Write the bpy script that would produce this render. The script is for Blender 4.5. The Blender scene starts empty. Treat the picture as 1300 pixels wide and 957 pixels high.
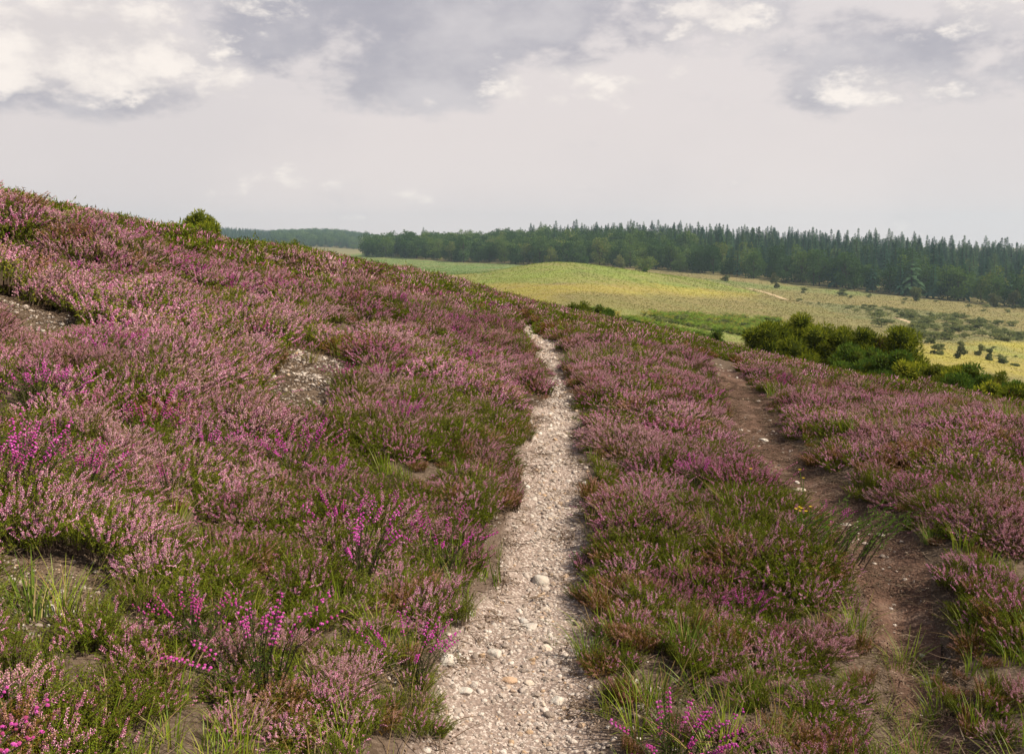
import bpy, math, random
import numpy as np
from mathutils import Vector, Matrix

random.seed(7)
RNG = np.random.default_rng(11)
scene = bpy.context.scene
COL = scene.collection
R = math.radians

# ------------------------------------------------------------------ camera
F = 1264.0                    # focal length in photo pixels (35 mm on a full frame)
EYE = 1.6
PITCH = math.atan(128.5 / F)
cam_d = bpy.data.cameras.new("camera")
cam = bpy.data.objects.new("camera", cam_d)
COL.objects.link(cam)
cam.location = (0, 0, EYE)
cam.rotation_euler = (math.pi / 2 - PITCH, 0, 0)
cam_d.sensor_width = 36.0
cam_d.lens = F / 1300 * 36
cam_d.shift_y = -45.0 / 1300
cam_d.clip_start = 0.05
cam_d.clip_end = 20000
scene.camera = cam
CP, SP = math.cos(PITCH), math.sin(PITCH)


def ray(X, Y):
    xc, yc = (X - 650) / F, (433.5 - Y) / F
    return np.array([xc, CP + yc * SP, -SP + yc * CP])


def az_el(X, Y):
    d = ray(X, Y)
    h = math.hypot(d[0], d[1])
    return math.atan2(d[0], d[1]), d[2] / h


# ------------------------------------------------------------------ noise
def _hash(ix, iy, seed):
    h = (ix.astype(np.int64) * 374761393 + iy.astype(np.int64) * 668265263 + seed * 982451653) & 0x7FFFFFFF
    h = ((h ^ (h >> 13)) * 1274126177) & 0x7FFFFFFF
    h = (h ^ (h >> 16)) & 0x7FFFFFFF
    return (h % 100003) / 100003.0


def vnoise(x, y, scale=1.0, seed=0):
    x = np.asarray(x, float) / scale + 1000.3
    y = np.asarray(y, float) / scale + 1000.7
    ix, iy = np.floor(x), np.floor(y)
    fx, fy = x - ix, y - iy
    fx = fx * fx * (3 - 2 * fx)
    fy = fy * fy * (3 - 2 * fy)
    a = _hash(ix, iy, seed); b = _hash(ix + 1, iy, seed)
    c = _hash(ix, iy + 1, seed); d = _hash(ix + 1, iy + 1, seed)
    return (a * (1 - fx) + b * fx) * (1 - fy) + (c * (1 - fx) + d * fx) * fy


def fbm(x, y, scale, seed=0, octv=3):
    s, a, t = 0, 1.0, 0
    for k in range(octv):
        s = s + a * vnoise(x, y, scale / 2 ** k, seed + 17 * k)
        t += a
        a *= 0.5
    return s / t


def smooth(e0, e1, v):
    t = np.clip((np.asarray(v, float) - e0) / (e1 - e0), 0, 1)
    return t * t * (3 - 2 * t)


# ------------------------------------------------------------------ terrain
SIL = [(-200, 205), (0, 254), (75, 266), (150, 281), (270, 307), (400, 326), (460, 337), (560, 353), (650, 376),
       (750, 398), (900, 431), (1000, 457), (1100, 477), (1200, 494), (1300, 512), (1500, 545)]
S_TH = np.array([az_el(*p)[0] for p in SIL]); S_EL = np.array([az_el(*p)[1] for p in SIL])
CREST = [(-200, 18), (0, 19), (300, 24), (600, 27), (750, 24), (1000, 19), (1300, 15), (1500, 14)]
C_TH = np.array([az_el(x, 400)[0] for x, _ in CREST]); C_D = np.array([float(c) for _, c in CREST])
EV = EYE - 0.175


def heath(th, r):
    thc = np.clip(th, S_TH[0], S_TH[-1])
    s = (np.interp(thc - .02, S_TH, S_EL) + np.interp(thc + .02, S_TH, S_EL) + np.interp(thc, S_TH, S_EL)) / 3
    dc = (np.interp(thc - .05, C_TH, C_D) + np.interp(thc + .05, C_TH, C_D) + np.interp(thc, C_TH, C_D)) / 3
    over = np.abs(th - thc)
    a = s + 2 * EV / dc
    a = a * np.cos(np.clip(over, 0, 2.2))
    return a * r - EV / dc ** 2 * r * r


# valley control points: photo column, distance, photo row (or ('z', height))
VC = [
    (1300, 40, 'z', -7.5), (1300, 80, 503), (1300, 120, 488), (1300, 170, 458), (1300, 260, 425), (1300, 380, 393), (1300, 500, 'z', -20.5), (1300, 660, 'z', -15.5), (1300, 1000, 'z', -26),
    (1150, 40, 'z', -5.5), (1150, 80, 482), (1150, 130, 460), (1150, 200, 425), (1150, 300, 396), (1150, 400, 376), (1150, 540, 'z', -15), (1150, 690, 'z', -11.5), (1150, 1000, 'z', -24),
    (1000, 40, 'z', -4.0), (1000, 80, 455), (1000, 130, 430), (1000, 220, 401), (1000, 320, 379), (1000, 420, 361), (1000, 560, 'z', -10.5), (1000, 700, 'z', -6.5), (1000, 1000, 'z', -22),
    (850, 40, 'z', -3.6), (850, 100, 416), (850, 150, 400), (850, 200, 381), (850, 260, 363), (850, 330, 352), (850, 450, 345), (850, 580, 'z', -8), (850, 710, 'z', -2.8), (850, 1000, 'z', -20),
    (700, 40, 'z', -4.6), (700, 120, 386), (700, 170, 366), (700, 220, 353), (700, 300, 341.5), (700, 400, 'z', -10.8), (700, 520, 'z', -10.8), (700, 710, 'z', -4), (700, 1000, 'z', -19),
    (600, 40, 'z', -5), (600, 130, 'z', -8.5), (600, 250, 359), (600, 350, 349), (600, 450, 341), (600, 550, 333), (600, 720, 'z', -6.5), (600, 1000, 'z', -18),
    (480, 40, 'z', -5), (480, 200, 'z', -9.5), (480, 300, 348), (480, 400, 341), (480, 500, 334), (480, 620, 327), (480, 780, 'z', -8), (480, 1000, 'z', -15), (480, 1800, 'z', -3.5),
    (300, 40, 'z', -5), (300, 200, 'z', -9), (300, 500, 'z', -10), (300, 1000, 'z', -14), (300, 1800, 'z', 8),
    (345, 1800, 'z', 3.5), (410, 1800, 'z', 7.5),
    (0, 40, 'z', -5), (0, 200, 'z', -9), (0, 600, 'z', -10), (0, 1100, 'z', -10), (0, 1800, 'z', 8),
    (-200, 40, 'z', -5), (-200, 300, 'z', -9), (-200, 1800, 'z', 6), (1500, 40, 'z', -8.5), (1500, 150, 'z', -21), (1500, 350, 'z', -26), (1500, 700, 'z', -18), (1500, 1200, 'z', -30),
    (850, 1800, 'z', -32), (1300, 1800, 'z', -36), (620, 1800, 'z', -22),
]
_p, _z = [], []
for c in VC:
    th = az_el(c[0], 380)[0]
    _p.append((th * 4.0, math.log(c[1])))
    _z.append(c[3] if c[2] == 'z' else EYE + az_el(c[0], c[2])[1] * c[1])
_p = np.array(_p); _z = np.array(_z)


def _tps(r2):
    return np.where(r2 > 1e-12, 0.5 * r2 * np.log(np.maximum(r2, 1e-12)), 0.0)


_n = len(_p)
_K = _tps(((_p[:, None, :] - _p[None, :, :]) ** 2).sum(-1)) + np.eye(_n) * 2e-3
_P = np.hstack([np.ones((_n, 1)), _p])
_W = np.linalg.solve(np.block([[_K, _P], [_P.T, np.zeros((3, 3))]]), np.concatenate([_z, np.zeros(3)]))
TH0, TH1 = az_el(-200, 380)[0], az_el(1500, 380)[0]


def valley(th, r):
    sh = np.shape(th)
    q = np.stack([np.clip(np.ravel(th), TH0, TH1) * 4.0, np.log(np.clip(np.ravel(r), 30, 1900))], 1)
    out = np.empty(len(q))
    for i in range(0, len(q), 20000):
        b = q[i:i + 20000]
        k = _tps(((b[:, None, :] - _p[None, :, :]) ** 2).sum(-1))
        out[i:i + 20000] = k @ _W[:_n] + _W[_n] + b @ _W[_n + 1:]
    out = out.reshape(sh)
    far = smooth(1900, 3500, r)
    return out * (1 - far) - 60 * far


def base_z(x, y):
    x = np.asarray(x, float); y = np.asarray(y, float)
    th, r = np.arctan2(x, y), np.hypot(x, y)
    h = heath(th, r)
    v = valley(th, r)
    k = 0.35 + np.clip(r - 30, 0, 60) * 0.02
    m = np.maximum(h, v)
    z = m + k * np.log(np.exp(np.clip((h - m) / k, -50, 0)) + np.exp(np.clip((v - m) / k, -50, 0))) * smooth(22, 45, r)
    return z


def hit(X, Y, zf=None):
    """where the sight line through photo pixel X, Y meets the ground"""
    d = ray(X, Y)
    t = np.concatenate([np.linspace(1, 40, 800), np.exp(np.linspace(math.log(40), math.log(2500), 1500))])
    hl = math.hypot(d[0], d[1])
    x, y = d[0] / hl * t, d[1] / hl * t
    z = EYE + d[2] / hl * t
    g = (zf or base_z)(x, y)
    i = np.argmax(z < g)
    if z[i] >= g[i]:
        i = len(t) - 1
    return x[i], y[i]


def bear(X, dist):
    """point on the bearing of photo column X at a given distance"""
    th = az_el(X, 380)[0]
    return math.sin(th) * dist, math.cos(th) * dist


def polyline_mask(px, rows):
    """rows (photo row, left column, right column) -> centre line and half widths on the ground"""
    pts = []
    for Y, L, Rr in rows:
        c = hit((L + Rr) / 2, Y)
        pts.append((c[0], c[1], 0.5 * (Rr - L) / F * c[1] * (.92 if Y > 700 else .84)))
    return np.array(pts)


PATH = polyline_mask(None, [(1010, 520, 800), (957, 528, 785), (867, 545, 758), (830, 556, 754), (800, 566, 752), (770, 592, 757), (740, 618, 752), (700, 634, 748),
                            (660, 646, 744), (620, 655, 743), (580, 664, 741), (540, 672, 738), (510, 680, 735), (480, 686, 729),
                            (455, 682, 722), (440, 672, 715), (425, 662, 702), (412, 652, 687), (402, 643, 674)])
TRACK = polyline_mask(None, [(957, 1165, 1215), (867, 1150, 1195), (800, 1135, 1180), (760, 1120, 1172), (720, 1088, 1168), (690, 1056, 1158), (660, 1016, 1132), (630, 992, 1098), (600, 968, 1064),
                             (570, 944, 1032), (540, 930, 1008), (515, 922, 992), (490, 914, 970), (470, 902, 946), (456, 894, 927)])


def strip_dist(x, y, P):
    """signed distance to the edge of a strip (negative inside)"""
    best = np.full(np.shape(x), 1e9)
    for i in range(len(P) - 1):
        ax, ay, aw = P[i]; bx, by, bw = P[i + 1]
        dx, dy = bx - ax, by - ay
        t = np.clip(((x - ax) * dx + (y - ay) * dy) / (dx * dx + dy * dy), 0, 1)
        d = np.hypot(x - ax - t * dx, y - ay - t * dy) - (aw + t * (bw - aw))
        best = np.minimum(best, d)
    return best


# bare ground patches: photo centre and half sizes
BARE = []
for (X, Y, rx, ry, g) in [(38, 400, 52, 24, 0.5), (405, 470, 36, 36, 1.0), (378, 512, 48, 22, 0.8), (440, 425, 22, 10, 0.4), (300, 600, 40, 9, 0.2), (215, 668, 70, 12, 0.8),
                          (262, 655, 34, 22, 0.6), (60, 742, 95, 34, 0.35), (25, 800, 60, 20, 0.6), (825, 852, 40, 10, 0.5), (870, 864, 36, 12, 0.4),
                          (480, 400, 20, 6, 0.2), (1190, 806, 30, 12, 0.25)]:
    c = hit(X, Y); e = hit(X + rx, Y); f = hit(X, Y + ry); f2 = hit(X, max(Y - ry, 250))
    BARE.append((c[0], c[1], math.hypot(e[0] - c[0], e[1] - c[1]), 0.5 * math.hypot(f[0] - f2[0], f[1] - f2[1]), math.atan2(c[0], c[1]), g))


def bare_amt(x, y):
    """0..1 bareness and 0..1 stoniness of the bare patches"""
    b = np.zeros(np.shape(x)); g = np.zeros(np.shape(x))
    for cx, cy, ra, rb, th, gg in BARE:
        dx, dy = x - cx, y - cy
        u = dx * math.cos(th) - dy * math.sin(th)
        v = dx * math.sin(th) + dy * math.cos(th)
        q = np.sqrt((u / ra) ** 2 + (v / max(rb, .12)) ** 2)
        m = 1 - smooth(0.75, 1.15, q + 0.35 * (vnoise(x, y, .25, 5) - .5))
        g = np.where(m > b, gg, g)
        b = np.maximum(b, m)
    return b, g


def ground_z(x, y, trench=True):
    x = np.asarray(x, float); y = np.asarray(y, float)
    r = np.hypot(x, y)
    z = base_z(x, y)
    near = 1 - smooth(30, 60, r)
    left = smooth(0.5, -5, x)
    z = z + near * smooth(2, 5, r) * ((fbm(x, y, 2.4, 3) - .5) * (0.34 + 0.34 * left) * (1 - smooth(11, 19, r) * .55) + (fbm(x, y, .95, 9, 2) - .5) * (0.20 + .38 * left) * (1 - .5 * smooth(14, 22, r)))
    mx, my = bear(715, 292)
    mt = az_el(715, 380)[0]
    du = (x - mx) * math.cos(mt) - (y - my) * math.sin(mt); dv = (x - mx) * math.sin(mt) + (y - my) * math.cos(mt)
    z = z + 2.0 * np.exp(-(du / 30) ** 2 - (dv / 42) ** 2)
    far = smooth(60, 160, r) * (1 - smooth(900, 1500, r))
    z = z + far * (fbm(x, y, 60, 31) - .5) * 1.2
    if trench:
        dp = strip_dist(x, y, PATH)
        z = z - near * 0.10 * (1 - smooth(-0.10, 0.22, dp))
        dt = strip_dist(x, y, TRACK)
        z = z - near * 0.13 * (1 - smooth(-0.15, 0.25, dt))
        b, _ = bare_amt(x, y)
        z = z - near * 0.06 * b
    return z


# ------------------------------------------------------------------ materials
def new_mat(name):
    m = bpy.data.materials.new(name)
    m.use_nodes = True
    nt = m.node_tree
    nt.nodes.clear()
    out = nt.nodes.new("ShaderNodeOutputMaterial")
    return m, nt, out


def N(nt, typ, **kw):
    n = nt.nodes.new(typ)
    for k, v in kw.items():
        if k in ("operation", "blend_type", "data_type", "attribute_type", "attribute_name", "noise_dimensions", "feature", "clamp", "use_clamp", "distance", "interpolation"):
            setattr(n, k, v)
        else:
            n.inputs[k].default_value = v
    return n


def ramp(nt, fac, stops):
    n = nt.nodes.new("ShaderNodeValToRGB")
    cr = n.color_ramp
    while len(cr.elements) > len(stops):
        cr.elements.remove(cr.elements[-1])
    while len(cr.elements) < len(stops):
        cr.elements.new(0.5)
    for e, (p, c) in zip(cr.elements, stops):
        e.position = p
        e.color = (*c, 1)
    nt.links.new(fac, n.inputs["Fac"])
    return n.outputs["Color"]


def mixc(nt, fac, a, b, mode='MIX'):
    n = nt.nodes.new("ShaderNodeMix")
    n.data_type = 'RGBA'
    n.blend_type = mode
    for sock, v in ((n.inputs[0], fac), (n.inputs[6], a), (n.inputs[7], b)):
        if hasattr(v, "links"):
            nt.links.new(v, sock)
        elif isinstance(v, (int, float)):
            sock.default_value = v
        else:
            sock.default_value = (*v, 1)
    return n.outputs[2]


def mth(nt, op, a, b=None, c=None, clamp=False):
    n = nt.nodes.new("ShaderNodeMath")
    n.operation = op
    n.use_clamp = clamp
    for i, v in enumerate((a, b, c)):
        if v is None:
            continue
        if hasattr(v, "links"):
            nt.links.new(v, n.inputs[i])
        else:
            n.inputs[i].default_value = v
    return n.outputs[0]


def leaf_mat(name, stops, trans=0.3, tint=None, gloss=0.0, instanced=True, island=0.6):
    """thin plant matter: colour varies from leaf to leaf (islands) and from plant to plant"""
    m, nt, out = new_mat(name)
    geo = N(nt, "ShaderNodeNewGeometry")
    if instanced:
        at = N(nt, "ShaderNodeAttribute", attribute_type='INSTANCER', attribute_name="tint")
        pl = at.outputs["Fac"]
    else:
        oi = N(nt, "ShaderNodeObjectInfo")
        pl = oi.outputs["Random"]
    f = mth(nt, 'ADD', mth(nt, 'MULTIPLY', geo.outputs["Random Per Island"], island), mth(nt, 'MULTIPLY', pl, 1 - island))
    col = ramp(nt, f, stops)
    d = N(nt, "ShaderNodeBsdfDiffuse", Roughness=1.0)
    t = N(nt, "ShaderNodeBsdfTranslucent")
    nt.links.new(col, d.inputs["Color"])
    nt.links.new(col, t.inputs["Color"])
    mx = N(nt, "ShaderNodeMixShader", Fac=trans)
    nt.links.new(d.outputs[0], mx.inputs[1])
    nt.links.new(t.outputs[0], mx.inputs[2])
    sh = mx.outputs[0]
    if gloss:
        g = N(nt, "ShaderNodeBsdfGlossy", Roughness=0.45)
        g.inputs["Color"].default_value = (1, 1, 1, 1)
        m2 = N(nt, "ShaderNodeMixShader", Fac=gloss)
        nt.links.new(sh, m2.inputs[1]); nt.links.new(g.outputs[0], m2.inputs[2])
        sh = m2.outputs[0]
    nt.links.new(sh, out.inputs["Surface"])
    return m


M = {}
M['ling'] = leaf_mat("heather_flower", [(0.0, (.24, .05, .085)), (.3, (.54, .165, .32)), (.55, (.74, .34, .54)), (.8, (.90, .60, .74)), (1, (.76, .38, .38))], .15)
M['ling_pale'] = leaf_mat("pale_heather_flower", [(0.0, (.38, .14, .18)), (.4, (.60, .30, .38)), (.7, (.76, .48, .56)), (1, (.86, .66, .68))], .15)
M['ling_faded'] = leaf_mat("faded_flower", [(0.0, (.25, .12, .07)), (.4, (.48, .26, .18)), (.7, (.62, .36, .33)), (1, (.74, .52, .48))], .15)
M['ling_leaf'] = leaf_mat("heather_leaf", [(0.0, (.03, .024, .007)), (.3, (.12, .11, .012)), (.65, (.125, .195, .016)), (1, (.38, .34, .045))], .12)
M['ling_brown'] = leaf_mat("heather_brown_leaf", [(0.0, (.09, .04, .014)), (.5, (.21, .12, .03)), (1, (.24, .18, .035))], .12)
M['twig'] = leaf_mat("woody_stem", [(0.0, (.05, .035, .025)), (1, (.14, .10, .075))], 0.0)
M['bell'] = leaf_mat("bell_flower", [(0.0, (.26, .09, .07)), (.2, (.38, .06, .20)), (.6, (.54, .085, .40)), (1, (.70, .26, .58))], .2)
M['bell_leaf'] = leaf_mat("bell_heather_leaf", [(0.0, (.03, .05, .014)), (.6, (.06, .09, .02)), (1, (.10, .12, .03))], .25)
M['grass'] = leaf_mat("grass_blade", [(0.0, (.06, .10, .010)), (.45, (.15, .235, .016)), (.8, (.27, .31, .03)), (1, (.36, .29, .09))], .25, gloss=.012)
M['straw'] = leaf_mat("dry_grass_blade", [(0.0, (.20, .12, .05)), (.6, (.33, .24, .11)), (1, (.45, .36, .20))], .25)
M['litter_leaf'] = leaf_mat("withered_leaf", [(0.0, (.08, .05, .02)), (.6, (.19, .15, .05)), (1, (.30, .24, .10))], .1)
M['litter'] = leaf_mat("dead_twig", [(0.0, (.06, .04, .028)), (.6, (.17, .12, .085)), (1, (.33, .26, .20))], 0.0)


def rock_mat(name, stops, instanced=True):
    m, nt, out = new_mat(name)
    tc = N(nt, "ShaderNodeTexCoord")
    if instanced:
        at = N(nt, "ShaderNodeAttribute", attribute_type='INSTANCER', attribute_name="tint")
        f = at.outputs["Fac"]
    else:
        oi = N(nt, "ShaderNodeObjectInfo")
        f = oi.outputs["Random"]
    nz = N(nt, "ShaderNodeTexNoise", Scale=3.5 if instanced else 2.5, Detail=6.0, Roughness=.65)
    nt.links.new(tc.outputs["Object"], nz.inputs["Vector"])
    col = ramp(nt, f, stops)
    c2 = mixc(nt, mth(nt, 'MULTIPLY', mth(nt, 'SUBTRACT', nz.outputs["Fac"], .38, clamp=True), 2.2, clamp=True), col, (.30, .235, .18), 'MIX')
    c3 = mixc(nt, .35, c2, nz.outputs["Color"], 'OVERLAY')
    hs = N(nt, "ShaderNodeHueSaturation", Saturation=.9)
    nt.links.new(mixc(nt, .75, c3, c2), hs.inputs["Color"])
    p = N(nt, "ShaderNodeBsdfPrincipled", Roughness=.8)
    p.inputs["Specular IOR Level"].default_value = .3
    nt.links.new(hs.outputs[0], p.inputs["Base Color"])
    bp = N(nt, "ShaderNodeBump", Strength=.5, Distance=.02)
    nt.links.new(nz.outputs["Fac"], bp.inputs["Height"])
    nt.links.new(bp.outputs[0], p.inputs["Normal"])
    nt.links.new(p.outputs[0], out.inputs["Surface"])
    return m


M['pebble'] = rock_mat("flint_pebble", [(0.0, (.15, .115, .10)), (.25, (.31, .25, .22)), (.5, (.45, .38, .345)), (.72, (.54, .475, .435)), (.86, (.62, .57, .53)), (.92, (.42, .25, .12)), (1, (.40, .30, .25))])
M['flint'] = rock_mat("pale_flint", [(0.0, (.40, .36, .32)), (1, (.52, .48, .44))], False)


def soil_mat(name, dark, mid, pale, scale, pale_amt, bump=.012, rim=False):
    m, nt, out = new_mat(name)
    tc = N(nt, "ShaderNodeTexCoord")
    n1 = N(nt, "ShaderNodeTexNoise", Scale=scale, Detail=8.0, Roughness=.7)
    n2 = N(nt, "ShaderNodeTexNoise", Scale=scale * 9, Detail=5.0, Roughness=.7)
    vo = N(nt, "ShaderNodeTexVoronoi", Scale=scale * 11, Randomness=1.0)
    n3 = N(nt, "ShaderNodeTexNoise", Scale=1.1, Detail=4.0)
    for n in (n1, n2, vo, n3):
        nt.links.new(tc.outputs["Object"], n.inputs["Vector"])
    c = ramp(nt, n1.outputs["Fac"], [(.3, dark), (.55, mid), (.75, tuple(.5 * (a + b) for a, b in zip(mid, pale)))])
    c = mixc(nt, ramp(nt, n2.outputs["Fac"], [(.35, (0, 0, 0)), (.7, (1, 1, 1))]), mixc(nt, .5, c, dark), c)
    sp = mth(nt, 'MULTIPLY', mth(nt, 'GREATER_THAN', n2.outputs["Fac"], .66 - pale_amt * .2), mth(nt, 'GREATER_THAN', n3.outputs["Fac"], .42))
    c = mixc(nt, mth(nt, 'MULTIPLY', sp, .7), c, pale)
    if rim:                                   # leaf litter gathers along the edges of the trodden strip
        ra = N(nt, "ShaderNodeAttribute", attribute_type='GEOMETRY', attribute_name="rim")
        rm = mth(nt, 'ADD', ra.outputs["Fac"], mth(nt, 'MULTIPLY', mth(nt, 'SUBTRACT', n3.outputs["Fac"], .5), 1.3))
        c = mixc(nt, ramp(nt, rm, [(.45, (0, 0, 0)), (.85, (1, 1, 1))]), c, mixc(nt, n2.outputs["Fac"], (.05, .034, .025), (.16, .115, .09)))
    p = N(nt, "ShaderNodeBsdfPrincipled", Roughness=.95)
    p.inputs["Specular IOR Level"].default_value = .15
    nt.links.new(c, p.inputs["Base Color"])
    bp = N(nt, "ShaderNodeBump", Strength=.9, Distance=bump)
    nt.links.new(mth(nt, 'ADD', mth(nt, 'MULTIPLY', n2.outputs["Fac"], .7), mth(nt, 'MULTIPLY', vo.outputs["Distance"], .6)), bp.inputs["Height"])
    nt.links.new(bp.outputs[0], p.inputs["Normal"])
    nt.links.new(p.outputs[0], out.inputs["Surface"])
    return m


M['gravel_bed'] = soil_mat("gravel_bed", (.14, .10, .085), (.30, .235, .205), (.54, .47, .43), 7, .5, rim=True)
M['peat'] = soil_mat("peat_track", (.05, .028, .020), (.125, .072, .052), (.36, .28, .23), 6, .06)
M['sand'] = soil_mat("sandy_track", (.30, .22, .13), (.42, .33, .21), (.5, .42, .3), .3, .2)


def ground_mat():
    m, nt, out = new_mat("heath_and_valley_ground")
    tc = N(nt, "ShaderNodeTexCoord")
    va = N(nt, "ShaderNodeAttribute", attribute_type='GEOMETRY', attribute_name="cover")
    zn = N(nt, "ShaderNodeAttribute", attribute_type='GEOMETRY', attribute_name="nearness")
    # near: dark peaty litter
    a = N(nt, "ShaderNodeTexNoise", Scale=6.0, Detail=8.0, Roughness=.7)
    b = N(nt, "ShaderNodeTexNoise", Scale=60.0, Detail=4.0, Roughness=.7)
    c = N(nt, "ShaderNodeTexNoise", Scale=.35, Detail=8.0, Roughness=.72)
    d = N(nt, "ShaderNodeTexNoise", Scale=.05, Detail=6.0, Roughness=.6)
    for n in (a, b, c, d):
        nt.links.new(tc.outputs["Object"], n.inputs["Vector"])
    near = ramp(nt, a.outputs["Fac"], [(.3, (.035, .024, .017)), (.6, (.085, .06, .043)), (.8, (.14, .105, .08))])
    near = mixc(nt, ramp(nt, b.outputs["Fac"], [(.45, (0, 0, 0)), (.75, (1, 1, 1))]), near, (.18, .135, .105))
    far = mixc(nt, ramp(nt, c.outputs["Fac"], [(.38, (0, 0, 0)), (.68, (1, 1, 1))]), va.outputs["Color"], mixc(nt, .55, va.outputs["Color"], (.06, .065, .025)))
    far = mixc(nt, ramp(nt, d.outputs["Fac"], [(.4, (0, 0, 0)), (.65, (.55, .55, .55))]), far, (.20, .15, .075))
    col = mixc(nt, zn.outputs["Fac"], far, near)
    p = N(nt, "ShaderNodeBsdfPrincipled", Roughness=1.0)
    p.inputs["Specular IOR Level"].default_value = .1
    nt.links.new(col, p.inputs["Base Color"])
    bp = N(nt, "ShaderNodeBump", Strength=.8, Distance=.012)
    nt.links.new(mth(nt, 'ADD', b.outputs["Fac"], a.outputs["Fac"]), bp.inputs["Height"])
    nt.links.new(bp.outputs[0], p.inputs["Normal"])
    nt.links.new(p.outputs[0], out.inputs["Surface"])
    return m


M['ground'] = ground_mat()

# foliage of bushes and trees (no instancer attribute: object random)
def bush_mat(name, stops, trans=.25, inst=False, gloss=0.0, island=.65):
    return leaf_mat(name, stops, trans, instanced=inst, gloss=gloss, island=island)


M['gorse'] = bush_mat("gorse_foliage", [(0.0, (.03, .045, .006)), (.35, (.13, .17, .016)), (.7, (.32, .35, .03)), (1, (.52, .48, .055))], .25)
M['gorse_brown'] = bush_mat("gorse_dead_foliage", [(0.0, (.05, .03, .012)), (.5, (.12, .075, .025)), (1, (.23, .17, .05))], .15)
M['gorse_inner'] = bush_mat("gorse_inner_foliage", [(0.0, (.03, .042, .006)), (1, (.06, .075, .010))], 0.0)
M['lowgorse'] = bush_mat("low_gorse_foliage", [(0.0, (.03, .06, .015)), (.5, (.08, .15, .022)), (1, (.17, .24, .035))], .2)
M['yellowgreen'] = bush_mat("bright_shrub_foliage", [(0.0, (.07, .10, .01)), (.5, (.15, .19, .02)), (1, (.27, .26, .04))], .2)
M['bark'] = bush_mat("bark", [(0.0, (.04, .03, .022)), (1, (.12, .09, .07))], 0.0)
M['conifer'] = bush_mat("conifer_needles", [(0.0, (.024, .066, .046)), (.4, (.060, .132, .078)), (.8, (.115, .195, .095)), (1, (.16, .22, .09))], .25, island=.18)
M['conifer_mass'] = bush_mat("conifer_needles_far", [(0.0, (.024, .066, .046)), (.4, (.060, .132, .078)), (.8, (.115, .195, .095)), (1, (.16, .22, .09))], .25, inst=True, island=.18)
M['broad'] = bush_mat("broadleaf_foliage", [(0.0, (.035, .08, .026)), (.5, (.075, .14, .038)), (.85, (.14, .21, .05)), (1, (.26, .25, .08))], .25, island=.2)
M['broad_mass'] = bush_mat("broadleaf_foliage_far", [(0.0, (.035, .08, .026)), (.5, (.075, .14, .038)), (.85, (.14, .21, .05)), (1, (.24, .25, .07))], .25, inst=True, island=.2)
M['pale_tree'] = bush_mat("pale_tree_foliage", [(0.0, (.07, .085, .035)), (.5, (.12, .14, .055)), (1, (.20, .20, .09))], .2)
M['scrub'] = bush_mat("scrub_foliage", [(0.0, (.075, .10, .04)), (.5, (.17, .20, .075)), (1, (.30, .31, .12))], .4, island=.45)
M['bracken'] = bush_mat("bracken_frond", [(0.0, (.06, .11, .015)), (.5, (.12, .19, .03)), (1, (.22, .24, .05))], .3, inst=True, island=.4)
M['meadow'] = None

# ------------------------------------------------------------------ mesh builder
class MB:
    def __init__(s):
        s.v = []; s.f = []; s.m = []

    def face(s, pts, mi=0):
        n = len(s.v)
        s.v.extend(pts)
        s.f.append(tuple(range(n, n + len(pts))))
        s.m.append(mi)

    def tube(s, pts, rads, sides=3, mi=0, cap=False):
        n0 = len(s.v)
        pts = [np.asarray(p, float) for p in pts]
        for i, p in enumerate(pts):
            t = pts[min(i + 1, len(pts) - 1)] - pts[max(i - 1, 0)]
            t = t / (np.linalg.norm(t) + 1e-9)
            a = np.cross(t, (0.3, 0.9, 0.1)); a /= np.linalg.norm(a) + 1e-9
            b = np.cross(t, a)
            for k in range(sides):
                an = 2 * math.pi * k / sides
                s.v.append(tuple(p + rads[i] * (math.cos(an) * a + math.sin(an) * b)))
        for i in range(len(pts) - 1):
            for k in range(sides):
                k2 = (k + 1) % sides
                s.f.append((n0 + i * sides + k, n0 + i * sides + k2, n0 + (i + 1) * sides + k2, n0 + (i + 1) * sides + k))
                s.m.append(mi)
        if cap:
            s.f.append(tuple(n0 + (len(pts) - 1) * sides + k for k in range(sides))); s.m.append(mi)

    def mesh(s, name, mats, smooth_=False):
        me = bpy.data.meshes.new(name)
        me.from_pydata([tuple(map(float, p)) for p in s.v], [], s.f)
        for m in mats:
            me.materials.append(m)
        me.polygons.foreach_set("material_index", np.array(s.m, dtype=np.int32))
        if smooth_:
            me.polygons.foreach_set("use_smooth", np.ones(len(s.f), dtype=bool))
        me.update()
        return me


def link(name, me, parent=None, loc=(0, 0, 0), rz=0.0, sc=1.0):
    o = bpy.data.objects.new(name, me)
    COL.objects.link(o)
    o.location = loc
    o.rotation_euler = (0, 0, rz)
    o.scale = (sc, sc, sc) if np.isscalar(sc) else sc
    if parent:
        o.parent = parent
    return o


def tag(o, label=None, cat=None, group=None, kind=None):
    if label: o["label"] = label
    if cat: o["category"] = cat
    if group: o["group"] = group
    if kind: o["kind"] = kind
    return o


rnd = random.Random(5)


def U(a, b):
    return rnd.uniform(a, b)


def unit(v):
    v = np.asarray(v, float)
    return v / (np.linalg.norm(v) + 1e-9)


def rand_dir():
    z = U(-1, 1); a = U(0, 2 * math.pi); q = math.sqrt(1 - z * z)
    return np.array([q * math.cos(a), q * math.sin(a), z])


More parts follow.
